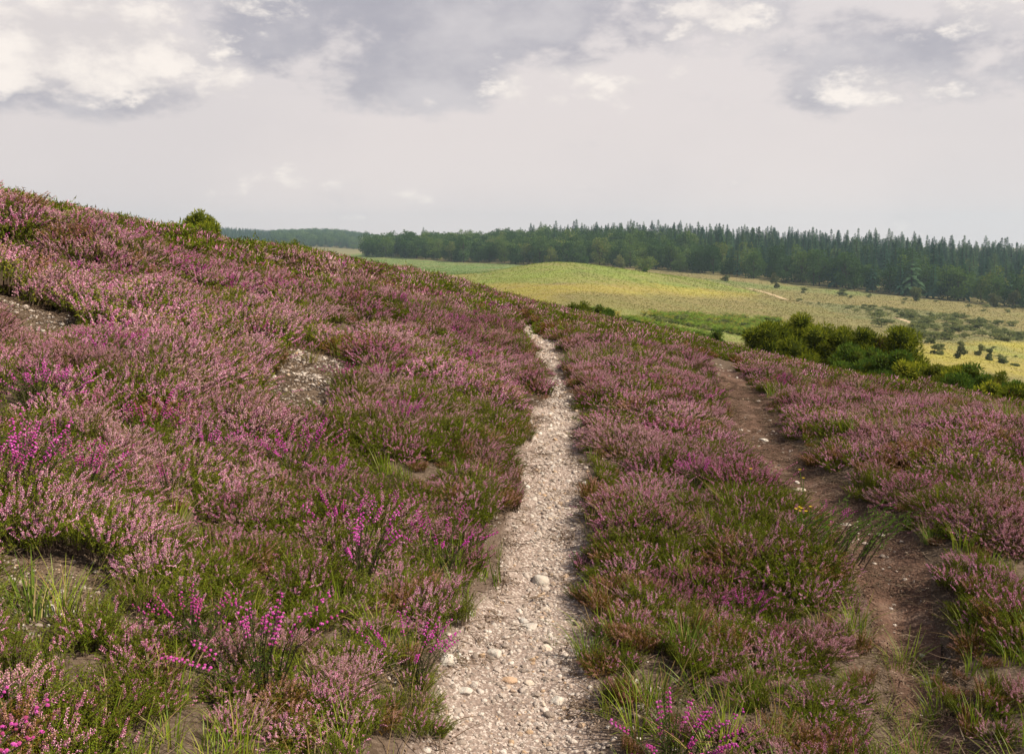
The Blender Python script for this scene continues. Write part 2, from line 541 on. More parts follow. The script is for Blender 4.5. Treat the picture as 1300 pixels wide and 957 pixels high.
# ------------------------------------------------------------------ heather sprigs
def floret(mb, c, d, size, mi):
    """small open bell: four faces meeting at its stalk"""
    d = unit(d)
    a = unit(np.cross(d, (0.2, 0.5, 0.8))); b = np.cross(d, a)
    tip = c - d * size * .3
    ring = [c + d * size * .9 + size * .55 * (math.cos(t) * a + math.sin(t) * b) for t in (0, 1.57, 3.14, 4.71)]
    n = len(mb.v)
    mb.v.extend([tip] + ring)
    for k in range(4):
        mb.f.append((n, n + 1 + k, n + 1 + (k + 1) % 4)); mb.m.append(mi)


def leaf(mb, c, d, ln, w, mi):
    d = unit(d)
    a = unit(np.cross(d, rand_dir()))
    mb.face([c - a * w * .5, c + a * w * .5, c + d * ln], mi)


def spindle(mb, p0, p1, rad, mi, sides=4):
    ax = unit(p1 - p0)
    a = unit(np.cross(ax, (0.3, .8, .1))); b = np.cross(ax, a)
    L = np.linalg.norm(p1 - p0)
    n = len(mb.v)
    mb.v.append(p0)
    for q, rr in ((.3, 1.0), (.65, .8)):
        for k in range(sides):
            t = 2 * math.pi * (k + q * 2) / sides
            j = U(.7, 1.3)
            mb.v.append(p0 + ax * L * (q + U(-.06, .06)) + rad * rr * j * (math.cos(t) * a + math.sin(t) * b))
    mb.v.append(p1)
    for k in range(sides):
        k2 = (k + 1) % sides
        mb.f.append((n, n + 1 + k2, n + 1 + k)); mb.m.append(mi)
        mb.f.append((n + 1 + k, n + 1 + k2, n + 1 + sides + k2, n + 1 + sides + k)); mb.m.append(mi)
        mb.f.append((n + 1 + sides + k, n + 1 + sides + k2, n + 1 + 2 * sides)); mb.m.append(mi)


def curve_pt(base, out, L, tilt, t):
    # rises and bends outwards
    return base + np.array([out[0] * tilt * L * (.35 * t + .65 * t * t), out[1] * tilt * L * (.35 * t + .65 * t * t), L * t * (1 - .28 * tilt * t)])


# material slots of a heather tuft: 0 flower, 1 leaf, 2 twig
def heather_tuft(name, lod, flower=.8, fm='ling', lm='ling_leaf', H=.205, spread=.66, lean=(0, 0), n=None):
    mb = MB()
    n = n or (104, 92, 74)[lod]
    for i in range(n):
        an = U(0, 2 * math.pi)
        q = math.sqrt(rnd.random())
        base = np.array([math.cos(an) * q * .095, math.sin(an) * q * .095, 0.0])
        out = np.array([math.cos(an) * q + lean[0] + U(-.55, .55), math.sin(an) * q + lean[1] + U(-.55, .55)])
        tilt = spread * U(.45, 1.0)
        L = .84 * H * U(.62, 1.12) * (1 - .10 * q)
        P = lambda t: curve_pt(base, out, L, tilt, t)
        has = rnd.random() < flower
        ft = U(.62, .84)
        if lod == 0:
            mb.tube([P(0), P(.3), P(.6), P(.98)], [.0018, .0015, .0011, .0005], 3, 2)
            # side shoots
            for s in range(rnd.randint(1, 3)):
                t0 = U(.25, .6); p0 = P(t0); d = unit(np.array([U(-1, 1), U(-1, 1), U(.5, 1.4)])); l2 = U(.04, .09)
                for k in range(9):
                    c = p0 + d * l2 * k / 9
                    leaf(mb, c, d * .7 + rand_dir() * .8, U(.007, .012), .0028, 1)
                if has and rnd.random() < .45:
                    for k in range(9):
                        c = p0 + d * l2 * (.4 + .6 * k / 9)
                        floret(mb, c, rand_dir() + d * .2, U(.0032, .0046), 0)
            k = 0
            t = .22
            while t < (ft if has else 1.0):
                c = P(t)
                leaf(mb, c, (P(min(t + .05, 1.05)) - c) * 14 + rand_dir() * .55, U(.007, .012), .003, 1)
                t += .012
            if has:
                t = ft
                while t < .97:
                    c = P(t)
                    d = unit(np.array([math.cos(k * 2.4), math.sin(k * 2.4), U(-.35, .4)]))
                    floret(mb, c + d * .0015, d, U(.0029, .0043) * (1.12 - .5 * max(0, t - .75)), 0)
                    k += 1
                    t += .0125
                for q2 in range(4):
                    leaf(mb, P(.97), (P(1.05) - P(.97)) * 40 + rand_dir() * .5, .008, .002, 1)
        elif lod == 1:
            mb.tube([P(0), P(.5), P(.95)], [.0022, .0016, .0006], 3, 2)
            t = .2
            while t < (ft if has else 1.0):
                c = P(t)
                leaf(mb, c, (P(min(t + .05, 1.05)) - c) * 14 + rand_dir() * .7, U(.014, .022), .006, 1)
                t += .035
            if has:
                k = 0
                t = ft - .03
                while t < .99:
                    d = unit(np.array([math.cos(k * 2.4), math.sin(k * 2.4), U(-.3, .3)]))
                    floret(mb, P(t), d, U(.0045, .0065) * (1.1 - .5 * max(0, t - .75)), 0)
                    k += 1
                    t += .028
        else:
            mb.tube([P(0), P(.6)], [.003, .002], 3, 2)
            t = .15
            while t < (ft if has else 1.0):
                c = P(t)
                leaf(mb, c, (P(min(t + .05, 1.05)) - c) * 14 + rand_dir() * .8, U(.03, .045), .013, 1)
                t += .07
            if has:
                spindle(mb, P(ft - .05), P(1.0), U(.0044, .0062), 0)
    return mb.mesh(name, [M[fm], M[lm], M['twig']])


def bell_tuft(name, lod, H=.26, n=26, dens=1.0, mats=('bell', 'bell_leaf', 'twig')):
    mb = MB()
    for i in range(n):
        an = U(0, 6.283); q = math.sqrt(rnd.random())
        base = np.array([math.cos(an) * q * .05, math.sin(an) * q * .05, 0.0])
        out = np.array([math.cos(an), math.sin(an)])
        tilt = .75 * q * U(.7, 1.2); L = H * U(.7, 1.1)
        P = lambda t: curve_pt(base, out, L, tilt, t)
        mb.tube([P(0), P(.5), P(.97)], [.002, .0014, .0007], 3, 2)
        t = .1
        ft = U(.66, .78)
        has = rnd.random() < .62 * dens
        st, ln, w = ((.012, .011, .003), (.03, .017, .006), (.05, .03, .011))[lod]
        while t < (ft if has else .95):
            c = P(t)
            leaf(mb, c, (P(t + .05) - c) * 8 + rand_dir() * 1.0, U(.8, 1.3) * ln, w, 1)
            t += st
        if has:
            nf = (rnd.randint(8, 16), 9, 5)[lod]
            sz = (.0047, .0068, .010)[lod]
            for k in range(nf):
                t = ft + (1.0 - ft) * k / nf
                d = unit(np.array([math.cos(k * 2.1 + i), math.sin(k * 2.1 + i), U(-.5, .15)]))
                c = P(t) + d * .002
                # fat urn-shaped bell
                a = unit(np.cross(d, (0.2, .5, .8))); b = np.cross(d, a)
                m = len(mb.v)
                s = sz * U(.85, 1.15)
                mb.v.append(c)
                for (al, rr) in ((.5, .62), (1.25, .5)):
                    for j in range(5):
                        tt = 6.283 * j / 5
                        mb.v.append(c + d * s * al + s * rr * (math.cos(tt) * a + math.sin(tt) * b))
                mb.v.append(c + d * s * 1.6)
                for j in range(5):
                    j2 = (j + 1) % 5
                    mb.f += [(m, m + 1 + j2, m + 1 + j), (m + 1 + j, m + 1 + j2, m + 6 + j2, m + 6 + j), (m + 6 + j, m + 6 + j2, m + 11)]
                    mb.m += [0, 0, 0]
    return mb.mesh(name, [M[k] for k in mats])


def grass_tuft(name, n=34, H=.22, w=.0034, spread=.55, mats=('grass', 'straw'), dry=.15, segs=4):
    mb = MB()
    for i in range(n):
        an = U(0, 6.283); q = math.sqrt(rnd.random())
        b = np.array([math.cos(an) * q * .05, math.sin(an) * q * .05, 0])
        o = np.array([math.cos(an + U(-.6, .6)), math.sin(an + U(-.6, .6)), 0])
        side = np.array([-o[1], o[0], 0])
        L = H * U(.5, 1.1); tl = spread * U(.2, 1.3)
        mi = 1 if rnd.random() < dry else 0
        pts = []
        for k in range(segs + 1):
            t = k / segs
            c = b + o * tl * L * t ** 1.8 + np.array([0, 0, L * t * (1 - .3 * tl * t)])
            pts.append((c, w * (1 - t ** 1.6) * .5 + .0002))
        m = len(mb.v)
        for c, ww in pts:
            mb.v += [c - side * ww, c + side * ww]
        for k in range(segs):
            mb.f.append((m + 2 * k, m + 2 * k + 1, m + 2 * k + 3, m + 2 * k + 2)); mb.m.append(mi)
    return mb.mesh(name, [M[k] for k in mats])


# ------------------------------------------------------------------ scatter through geometry nodes
def scatter(name, protos, pts, rot, scl, idx, tint, label, cat, kind="stuff"):
    """one object whose points carry instances of the prototype meshes"""
    pc = bpy.data.collections.new(name + "_prototypes")
    for i, me in enumerate(protos):
        o = bpy.data.objects.new("%s_%03d" % (name, i), me)
        o["kind"] = "stuff"
        pc.objects.link(o)
    me = bpy.data.meshes.new(name)
    n = len(pts)
    me.vertices.add(n)
    me.vertices.foreach_set("co", np.asarray(pts, dtype=np.float32).ravel())
    for nm, typ, arr in (("rot", 'FLOAT_VECTOR', rot), ("scl", 'FLOAT_VECTOR', scl)):
        a = me.attributes.new(nm, typ, 'POINT')
        a.data.foreach_set("vector", np.asarray(arr, dtype=np.float32).ravel())
    a = me.attributes.new("idx", 'INT', 'POINT'); a.data.foreach_set("value", np.asarray(idx, dtype=np.int32))
    a = me.attributes.new("tint", 'FLOAT', 'POINT'); a.data.foreach_set("value", np.asarray(tint, dtype=np.float32))
    o = link(name, me)
    tag(o, label, cat, None, kind)
    ng = bpy.data.node_groups.new(name + "_scatter", 'GeometryNodeTree')
    ng.interface.new_socket("Geometry", in_out='INPUT', socket_type='NodeSocketGeometry')
    ng.interface.new_socket("Geometry", in_out='OUTPUT', socket_type='NodeSocketGeometry')
    gi = ng.nodes.new("NodeGroupInput"); go = ng.nodes.new("NodeGroupOutput")
    m2p = ng.nodes.new("GeometryNodeMeshToPoints")
    ci = ng.nodes.new("GeometryNodeCollectionInfo")
    ci.inputs["Collection"].default_value = pc
    ci.inputs["Separate Children"].default_value = True
    ci.inputs["Reset Children"].default_value = True
    iop = ng.nodes.new("GeometryNodeInstanceOnPoints")
    iop.inputs["Pick Instance"].default_value = True

    def attr(nm, typ):
        q = ng.nodes.new("GeometryNodeInputNamedAttribute")
        q.data_type = typ
        q.inputs["Name"].default_value = nm
        return [s for s in q.outputs if s.name == "Attribute" and s.enabled][0]
    e2r = ng.nodes.new("FunctionNodeEulerToRotation")
    L = ng.links.new
    L(gi.outputs[0], m2p.inputs["Mesh"])
    L(m2p.outputs[0], iop.inputs["Points"])
    L(ci.outputs[0], iop.inputs["Instance"])
    L(attr("idx", 'INT'), iop.inputs["Instance Index"])
    L(attr("rot", 'FLOAT_VECTOR'), e2r.inputs[0])
    L(e2r.outputs[0], iop.inputs["Rotation"])
    L(attr("scl", 'FLOAT_VECTOR'), iop.inputs["Scale"])
    L(iop.outputs[0], go.inputs[0])
    md = o.modifiers.new("scatter", 'NODES')
    md.node_group = ng
    return o


def slope_rot(n, x, y, tiltmax):
    return np.stack([RNG.normal(0, tiltmax, n), RNG.normal(0, tiltmax, n), RNG.uniform(0, 6.283, n)], 1)


def polar_grid(r0, r1, spacing, half_angle):
    """jittered grid of ground points in front of the viewpoint"""
    xs = np.arange(-r1, r1, spacing); ys = np.arange(-1.0, r1, spacing)
    gx, gy = np.meshgrid(xs, ys)
    gx = gx.ravel() + RNG.uniform(-.5, .5, gx.size) * spacing
    gy = gy.ravel() + RNG.uniform(-.5, .5, gy.size) * spacing
    r = np.hypot(gx, gy); th = np.abs(np.arctan2(gx, gy + 0.6))
    k = (r >= r0) & (r < r1) & (th < half_angle)
    return gx[k], gy[k]

# ------------------------------------------------------------------ ground sheet
def in_poly(x, y, poly):
    ins = np.zeros(np.shape(x), bool)
    n = len(poly)
    for i in range(n):
        x1, y1 = poly[i]; x2, y2 = poly[(i + 1) % n]
        c = ((y1 > y) != (y2 > y)) & (x < (x2 - x1) * (y - y1) / ((y2 - y1) if abs(y2 - y1) > 1e-9 else 1e-9) + x1)
        ins ^= c
    return ins


ZONES = [
    ((.19, .17, .065), [(880, 354), (1000, 362), (1150, 378), (1320, 395), (1400, 440), (1320, 425), (1100, 402), (960, 384)]),        # russet grass below the wood
    ((.15, .185, .06), [(890, 353), (1000, 362), (1130, 374), (1130, 379), (1000, 368), (890, 358)]),
    ((.12, .19, .055), [(430, 324), (540, 330), (665, 336), (640, 351), (560, 352), (500, 349), (430, 338)]),                           # green field
    ((.24, .23, .06), [(480, 349), (560, 352), (610, 352), (560, 368), (520, 362)]),
    ((.205, .25, .055), [(590, 356), (640, 349), (700, 341.5), (790, 344), (880, 353), (960, 372), (900, 372), (780, 362), (680, 362), (600, 372)]),
    ((.17, .215, .05), [(715, 345), (790, 346), (800, 352), (740, 354)]),
    ((.17, .215, .05), [(800, 357), (880, 357), (925, 366), (900, 371), (830, 366)]),
    ((.30, .265, .06), [(600, 364), (700, 362), (820, 363), (960, 372), (960, 379), (820, 373), (700, 376), (610, 378)]),                 # yellow strip
    ((.175, .165, .06), [(620, 378), (720, 374), (820, 373), (1000, 384), (1090, 398), (1000, 404), (860, 404), (760, 400), (680, 390)]),   # purple brown heath
    ((.15, .20, .05), [(700, 394), (800, 397), (880, 400), (870, 404), (780, 402)]),
    ((.17, .25, .05), [(790, 405), (870, 403), (980, 404), (1000, 440), (860, 424)]),                                                  # bright bracken
    ((.14, .155, .065), [(1010, 380), (1120, 390), (1220, 402), (1180, 412), (1080, 405)]),                                            # green scrubby strip
    ((.13, .14, .055), [(1120, 415), (1200, 405), (1290, 415), (1310, 432), (1220, 437), (1160, 436)]),
    ((.32, .285, .06), [(1150, 436), (1220, 436), (1310, 430), (1420, 450), (1420, 500), (1290, 480), (1150, 462)]),                      # yellow field
    ((.20, .24, .06), [(1200, 441), (1270, 438), (1290, 446), (1215, 448)]),
    ((.20, .24, .06), [(1250, 452), (1330, 446), (1330, 455), (1270, 458)]),
]
ZW = [(c, [hit(X, Y) for X, Y in poly]) for c, poly in ZONES]


def cover(x, y):
    x = np.asarray(x, float); y = np.asarray(y, float)
    r = np.hypot(x, y)
    acc = np.zeros((len(x), 3))
    for s in range(4):
        w = 0.03 * r
        jx = x + (fbm(x, y, 22, 40 + s, 3) - .5) * w * 1.6 + RNG.uniform(-.35, .35, len(x)) * w * .6
        jy = y + (fbm(x, y, 22, 50 + s, 3) - .5) * w * 3.0 + RNG.uniform(-.35, .35, len(x)) * w * .9
        col = np.tile(np.array([.185, .165, .07]), (len(x), 1))
        for c, poly in ZW:
            col[in_poly(jx, jy, poly)] = c
        acc += col
    return acc / 4


def build_ground():
    th = np.concatenate([np.radians(np.arange(-180, -37, 3.0)), np.radians(np.arange(-36, 36.01, .15)), np.radians(np.arange(39, 180, 3.0))])
    rr = np.concatenate([np.exp(np.arange(math.log(.3), math.log(60), .02)), np.exp(np.arange(math.log(60), math.log(1900), .018)), np.exp(np.linspace(math.log(1900), math.log(9000), 14))])
    nt, nr = len(th), len(rr)
    T, Q = np.meshgrid(th, rr)
    x = (np.sin(T) * Q).ravel(); y = (np.cos(T) * Q).ravel()
    z = ground_z(x, y)
    v = np.concatenate([[[0, 0, float(z[:nt].mean())]], np.stack([x, y, z], 1)])
    i = np.arange(nr - 1)[:, None]; j = np.arange(nt)[None, :]
    j2 = (j + 1) % nt
    quads = np.stack([1 + i * nt + j, 1 + i * nt + j2, 1 + (i + 1) * nt + j2, 1 + (i + 1) * nt + j], -1).reshape(-1, 4)[:, ::-1]
    tris = np.stack([np.zeros(nt, int), 1 + np.arange(nt), 1 + (np.arange(nt) + 1) % nt], 1)[:, ::-1]
    me = bpy.data.meshes.new("ground")
    nl = quads.size + tris.size
    me.vertices.add(len(v)); me.vertices.foreach_set("co", v.astype(np.float32).ravel())
    me.loops.add(nl); me.loops.foreach_set("vertex_index", np.concatenate([quads.ravel(), tris.ravel()]).astype(np.int32))
    npoly = len(quads) + len(tris)
    me.polygons.add(npoly)
    ls = np.concatenate([np.arange(len(quads)) * 4, quads.size + np.arange(len(tris)) * 3])
    me.polygons.foreach_set("loop_start", ls.astype(np.int32))
    me.update(calc_edges=True)
    me.validate()
    me.polygons.foreach_set("use_smooth", np.ones(len(me.polygons), bool))
    r = np.hypot(v[:, 0], v[:, 1])
    col = np.tile(np.array([.16, .15, .065]), (len(v), 1))
    k = (r > 30) & (r < 1200) & (v[:, 1] > 0)
    col[k] = cover(v[k, 0], v[k, 1])
    a = me.attributes.new("cover", 'FLOAT_COLOR', 'POINT')
    a.data.foreach_set("color", np.concatenate([col, np.ones((len(v), 1))], 1).astype(np.float32).ravel())
    a = me.attributes.new("nearness", 'FLOAT', 'POINT')
    a.data.foreach_set("value", (1 - smooth(30, 55, r)).astype(np.float32))
    me.materials.append(M['ground'])
    o = link("ground", me)
    tag(o, "heathland ground falling from the heather slope into a wide grassy valley", "ground", None, "structure")


build_ground()


def strip_sheet(name, P, mat, label, lift, edge=.10, across=9, step=.12, wob=.06):
    """a ribbon laid on the ground along a centre line"""
    seg = np.hypot(np.diff(P[:, 0]), np.diff(P[:, 1])); s = np.concatenate([[0], np.cumsum(seg)])
    n = max(8, int(s[-1] / step))
    q = np.linspace(0, s[-1], n)
    cx, cy, hw = (np.interp(q, s, P[:, k]) for k in range(3))
    k3 = np.ones(5) / 5
    pad = lambda a: np.convolve(np.pad(a, 2, mode='edge'), k3, 'valid')
    cx, cy, hw = pad(cx), pad(cy), pad(hw)
    tx, ty = np.gradient(cx), np.gradient(cy)
    ln = np.hypot(tx, ty); tx, ty = tx / ln, ty / ln
    u = np.linspace(-1, 1, across)
    W = (hw + edge)[:, None] * u[None, :]
    W = W + (np.abs(u) > .99)[None, :] * (vnoise(cx, cy, .4, 77) - .5)[:, None] * wob * 2 * np.sign(u)[None, :]
    x = cx[:, None] - ty[:, None] * -W; y = cy[:, None] + tx[:, None] * -W
    z = ground_z(x, y) + lift - .02 * np.abs(u)[None, :] ** 8 * (lift / .012) * .6
    v = np.stack([x, y, z], -1).reshape(-1, 3)
    f = []
    for i in range(n - 1):
        for j in range(across - 1):
            f.append((i * across + j, i * across + j + 1, (i + 1) * across + j + 1, (i + 1) * across + j))
    me = bpy.data.meshes.new(name)
    me.from_pydata(v.tolist(), [], f)
    at = me.attributes.new("rim", 'FLOAT', 'POINT')
    at.data.foreach_set("value", np.tile(np.abs(u) ** 1.5, n).astype(np.float32))
    me.materials.append(M[mat])
    me.polygons.foreach_set("use_smooth", np.ones(len(f), bool))
    o = link(name, me)
    tag(o, label, "path", None, "structure")
    return o


strip_sheet("gravel_path", PATH, 'gravel_bed', "narrow path of pale flint gravel running up through the heather", .014, edge=.10)
strip_sheet("peat_path", TRACK, 'peat', "dark bare peat path sunk in the heather on the right", .014, edge=.05)
for lab, rows in (("thin pale sandy track crossing the russet slope below the wood", [(945, 365.5, .9), (960, 368, 1.3), (975, 372, 1.6), (988, 376, 1.6), (1003, 381, 1.2)]),
                  ("short pale sandy track beside the scrub, below the gorse skyline", [(1136, 404, .8), (1146, 407, 1.0), (1156, 410, 1.1), (1168, 414, .8)])):
    P = np.array([(*hit(X, Y), w * .9) for X, Y, w in rows])
    strip_sheet("sandy_track", P, 'sand', lab, .10, edge=.0, across=5, step=1.5, wob=.25)


# ------------------------------------------------------------------ heather and its companions
def scatter_heath():
    protos = []
    for lod in (0, 1, 2):
        protos += [heather_tuft("ling_a", lod, .62, lean=(.18, -.05)),
                   heather_tuft("ling_b", lod, .52, lean=(-.2, .1), H=.22),
                   heather_tuft("ling_c", lod, .45, spread=.85, H=.19, lean=(.1, .15)),
                   heather_tuft("ling_green", lod, .16, H=.21),
                   heather_tuft("ling_brown", lod, .6, fm='ling_faded', lm='ling_brown', H=.205, lean=(-.1, -.1)),
                   heather_tuft("ling_short", lod, .92, fm='ling_pale', H=.15, spread=.95, lean=(.1, .0)),
                   heather_tuft("ling_old", lod, .80, fm='ling_pale', lm='litter_leaf', H=.225, lean=(-.15, .2)),
                   heather_tuft("ling_bare", lod, .10, lm='ling_brown', H=.185)]
    xs, ys = [], []
    lods = []
    for lod, (r0, r1, sp) in enumerate(((1.3, 7.0, .088), (7.0, 14.0, .118), (14.0, 44.0, .155))):
        x, y = polar_grid(r0, r1, sp, R(40))
        xs.append(x); ys.append(y); lods.append(np.full(len(x), lod))
    x = np.concatenate(xs); y = np.concatenate(ys); lod = np.concatenate(lods)
    th, r = np.arctan2(x, y), np.hypot(x, y)
    dp, dt = strip_dist(x, y, PATH), strip_dist(x, y, TRACK)
    b, _ = bare_amt(x, y)
    pe = dp + (fbm(x, y, .40, 61, 2) - .5) * .34 + .15 * smooth(12, 17, r)
    te = dt + (fbm(x, y, .45, 62, 2) - .5) * .30 - .02 + .05 * smooth(4.4, 3.8, r)
    gap = vnoise(x, y, 1.1, 64) + .10
    fore = 1 - smooth(3.4, 6.0, r)                       # the thin, grassy foreground
    u = RNG.random(len(x))
    keep = (pe > .05) & (te > .05) & (u > b * 1.3) & (u > fore * .42) & ~((gap < .24) & (u < .85))
    x, y, lod, th, r, dp, dt, b, fore = (a[keep] for a in (x, y, lod, th, r, dp, dt, b, fore))
    n = len(x)
    # every heather plant is a low dome of its own: find the plant each tuft belongs to
    sp = .43
    gx, gy = np.meshgrid(np.arange(-32, 32, sp), np.arange(-2, 46, sp))
    gx = gx.ravel() + RNG.uniform(-.42, .42, gx.size) * sp; gy = gy.ravel() + RNG.uniform(-.42, .42, gy.size) * sp
    kk = (np.hypot(gx, gy) < 46) & (np.abs(np.arctan2(gx, gy + .8)) < R(44)) & (RNG.random(gx.size) > .10)
    gx, gy = gx[kk], gy[kk]; m = len(gx)
    rad = RNG.uniform(.20, .40, m) * (1 + .25 * smooth(0, -5, gx))
    best = np.full(n, 9.0); own = np.zeros(n, int)
    for i in range(0, n, 1500):
        q = np.hypot(x[i:i + 1500, None] - gx[None, :], y[i:i + 1500, None] - gy[None, :]) / rad[None, :]
        own[i:i + 1500] = q.argmin(1); best[i:i + 1500] = q.min(1)
    gr = np.hypot(gx, gy); gfore = 1 - smooth(3.4, 6.0, gr)
    green = .55 * fbm(gx, gy, 1.9, 71) + .45 * RNG.random(m); brown = .5 * fbm(gx, gy, 1.5, 81) + .5 * RNG.random(m)
    pal = RNG.choice([0, 1, 2, 5, 6], m, p=[.32, .24, .18, .14, .12])
    pal = np.where(brown > .70, RNG.choice([4, 7, 6, 6], m), pal)
    pal = np.where(green > .62 - .27 * gfore, 3, pal)
    bh = RNG.uniform(.72, 1.22, m); btint = np.clip(.5 + RNG.normal(0, .20, m), 0, 1)
    keep = (best < 1.0) | (RNG.random(n) < .55)
    x, y, lod, th, r, dp, dt, b, fore, own, best = (a_[keep] for a_ in (x, y, lod, th, r, dp, dt, b, fore, own, best))
    n = len(x)
    edge = 1 - smooth(.0, .30, np.minimum(dp, dt))
    kind = np.where(RNG.random(n) < .55, pal[own], RNG.choice([0, 0, 1, 2, 3, 3, 3, 4, 5, 6], n))
    outside = best > 1.0
    kind = np.where(outside, RNG.choice([3, 4, 7], n), kind)
    kind = np.where((RNG.random(n) < edge * .3), 4, kind)
    dome = np.sqrt(np.clip(1 - np.minimum(best, 1) ** 2, 0, 1))
    s = (.52 + .58 * dome) * bh[own] * RNG.uniform(.9, 1.1, n) * (.94 + .34 * smooth(1.0, -4.0, x))
    s = s * (1 - .22 * edge) * (1 - .30 * (1 - smooth(.0, .35, dt))) * (1 - .25 * fore) * (1 - .4 * b) * np.where(outside, .8, 1)
    s = np.clip(s * (1 + .10 * (lod == 2)), .30, 1.6)
    phi = np.arctan2(y - gy[own], x - gx[own]); psi = RNG.uniform(0, 6.283, n)
    al = np.clip(best, 0, 1.1) * .62 * (best < 1.1) + RNG.normal(0, .08, n)
    rot = np.stack([-al * np.sin(psi), al * np.cos(psi), phi - psi], 1)
    z = ground_z(x, y) - .015
    scl = np.stack([s * RNG.uniform(.9, 1.15, n), s * RNG.uniform(.9, 1.15, n), s], 1)
    tint = np.clip(btint[own] + .5 * (fbm(x, y, 2.2, 101) - .5) + RNG.normal(0, .10, n), 0, 1)
    scatter("heather", protos, np.stack([x, y, z], 1), rot, scl, lod * 8 + kind, tint,
            "pale pink flowering heather covering the whole slope in dense low bushes", "heather")

    # bell heather: vivid magenta patches
    protos = [bell_tuft("bell_%s_%d" % ("abc"[l], k), l, H=.205 + .03 * k, n=(24, 20, 16)[l], dens=1.05) for l in range(3) for k in range(2)]
    x, y = polar_grid(1.5, 30.0, .13, R(40))
    r = np.hypot(x, y)
    f = fbm(x, y, 1.1, 111, 2); f2 = fbm(x, y, 5, 121, 2)
    left = smooth(1.2, -2.0, x)
    p = smooth(.60, .82, f) * (.012 + .32 * left * smooth(.40, .62, f2)) * (1 - .6 * smooth(8, 22, r)) + .022 * left
    # the strongest patches of the photograph
    for X, Y, rad in [(40, 640, .30), (90, 655, .25), (360, 575, .28), (400, 590, .22), (250, 580, .22), (200, 370, .6), (330, 400, .5), (120, 440, .5), (60, 520, .3), (560, 690, .16),
                      (530, 840, .18), (300, 850, .15), (20, 610, .25), (440, 660, .16), (300, 300, .8), (180, 560, .2), (225, 610, .2), (480, 690, .12), (560, 845, .10)]:
        cx, cy = hit(X, Y)
        p = np.maximum(p, (.38 if Y > 480 else .16) * (1 - smooth(rad * .5, rad * 1.1, np.hypot(x - cx, y - cy))))
    dp, dt = strip_dist(x, y, PATH), strip_dist(x, y, TRACK); b, _ = bare_amt(x, y)
    k = (RNG.random(len(x)) < p * .7) & (dp > .05) & (dt > .1) & (b < .4)
    x, y = x[k], y[k]; r = np.hypot(x, y); n = len(x)
    lod = np.where(r < 7, 0, np.where(r < 13, 1, 2))
    s = RNG.uniform(.85, 1.2, n) * (.72 + .6 * fbm(x, y, 1.0, 91, 2))
    scatter("bell_heather", protos, np.stack([x, y, ground_z(x, y) - .01], 1), slope_rot(n, x, y, .12), np.stack([s, s, s], 1),
            lod * 2 + RNG.integers(0, 2, n), RNG.random(n), "vivid magenta bell heather flowering in patches among the paler heather", "bell heather")

    # grass between the heather
    protos = [grass_tuft("blades_a", H=.145, w=.0036), grass_tuft("blades_b", n=26, H=.17, w=.0036, spread=.8), grass_tuft("blades_c", n=44, H=.11, spread=.7, dry=.25), grass_tuft("blades_dry", n=30, H=.15, dry=.75, spread=.8),
              grass_tuft("blades_far", n=16, H=.28, w=.007, segs=3), grass_tuft("blades_stalk", n=4, H=.30, w=.0024, spread=.45, dry=.7)]
    x, y = polar_grid(1.3, 16.0, .075, R(40))
    r = np.hypot(x, y)
    dp, dt = strip_dist(x, y, PATH), strip_dist(x, y, TRACK); b, _ = bare_amt(x, y)
    g = fbm(x, y, .9, 131, 2); g2 = fbm(x, y, 2.3, 141, 2)
    fore = 1 - smooth(3.2, 6.5, r)
    p = smooth(.47, .66, g) * smooth(.38, .62, g2) * (.14 + .7 * fore) + .36 * fore
    for X, Y, rad, q in [(30, 775, .35, .9), (230, 760, .5, .5), (420, 830, .6, .7), (420, 620, .4, .5), (120, 630, .3, .5), (740, 800, .25, .9), (850, 800, .5, .8), (880, 850, .5, .8), (960, 760, .6, .5), (1000, 640, .4, .4),
                         (1180, 680, .4, .5), (1200, 720, .3, .6), (1240, 800, .5, .5), (800, 640, .3, .6), (500, 690, .25, .6), (330, 720, .5, .5), (1110, 820, .5, .6), (300, 690, .3, .7), (700, 900, .15, .0),
                         (1130, 560, .5, .4), (1250, 560, .6, .4), (1000, 380, .1, 0)]:
        cx, cy = hit(X, Y)
        p = np.maximum(p, .6 * q * (1 - smooth(rad * .4, rad, np.hypot(x - cx, y - cy))))
    k = (RNG.random(len(x)) < p * .62) & (dp > .02) & (dt > .10 - .3 * (r < 4.2)) & (RNG.random(len(x)) > b * .72)
    x, y = x[k], y[k]; r = np.hypot(x, y); n = len(x)
    idx = RNG.choice([0, 1, 2, 3, 5], n, p=[.3, .22, .27, .18, .03]); idx = np.where(r > 8, 4, idx)
    s = RNG.uniform(.65, 1.2, n)
    scatter("grass", protos, np.stack([x, y, ground_z(x, y) - .008], 1), slope_rot(n, x, y, .15), np.stack([s, s, s], 1), idx,
            np.clip(fbm(x, y, .8, 151) + RNG.normal(0, .15, n), 0, 1), "green and straw coloured grass blades growing between the heather bushes", "grass")

    # dead twigs and dry litter on bare soil and along the edges
    tw = []
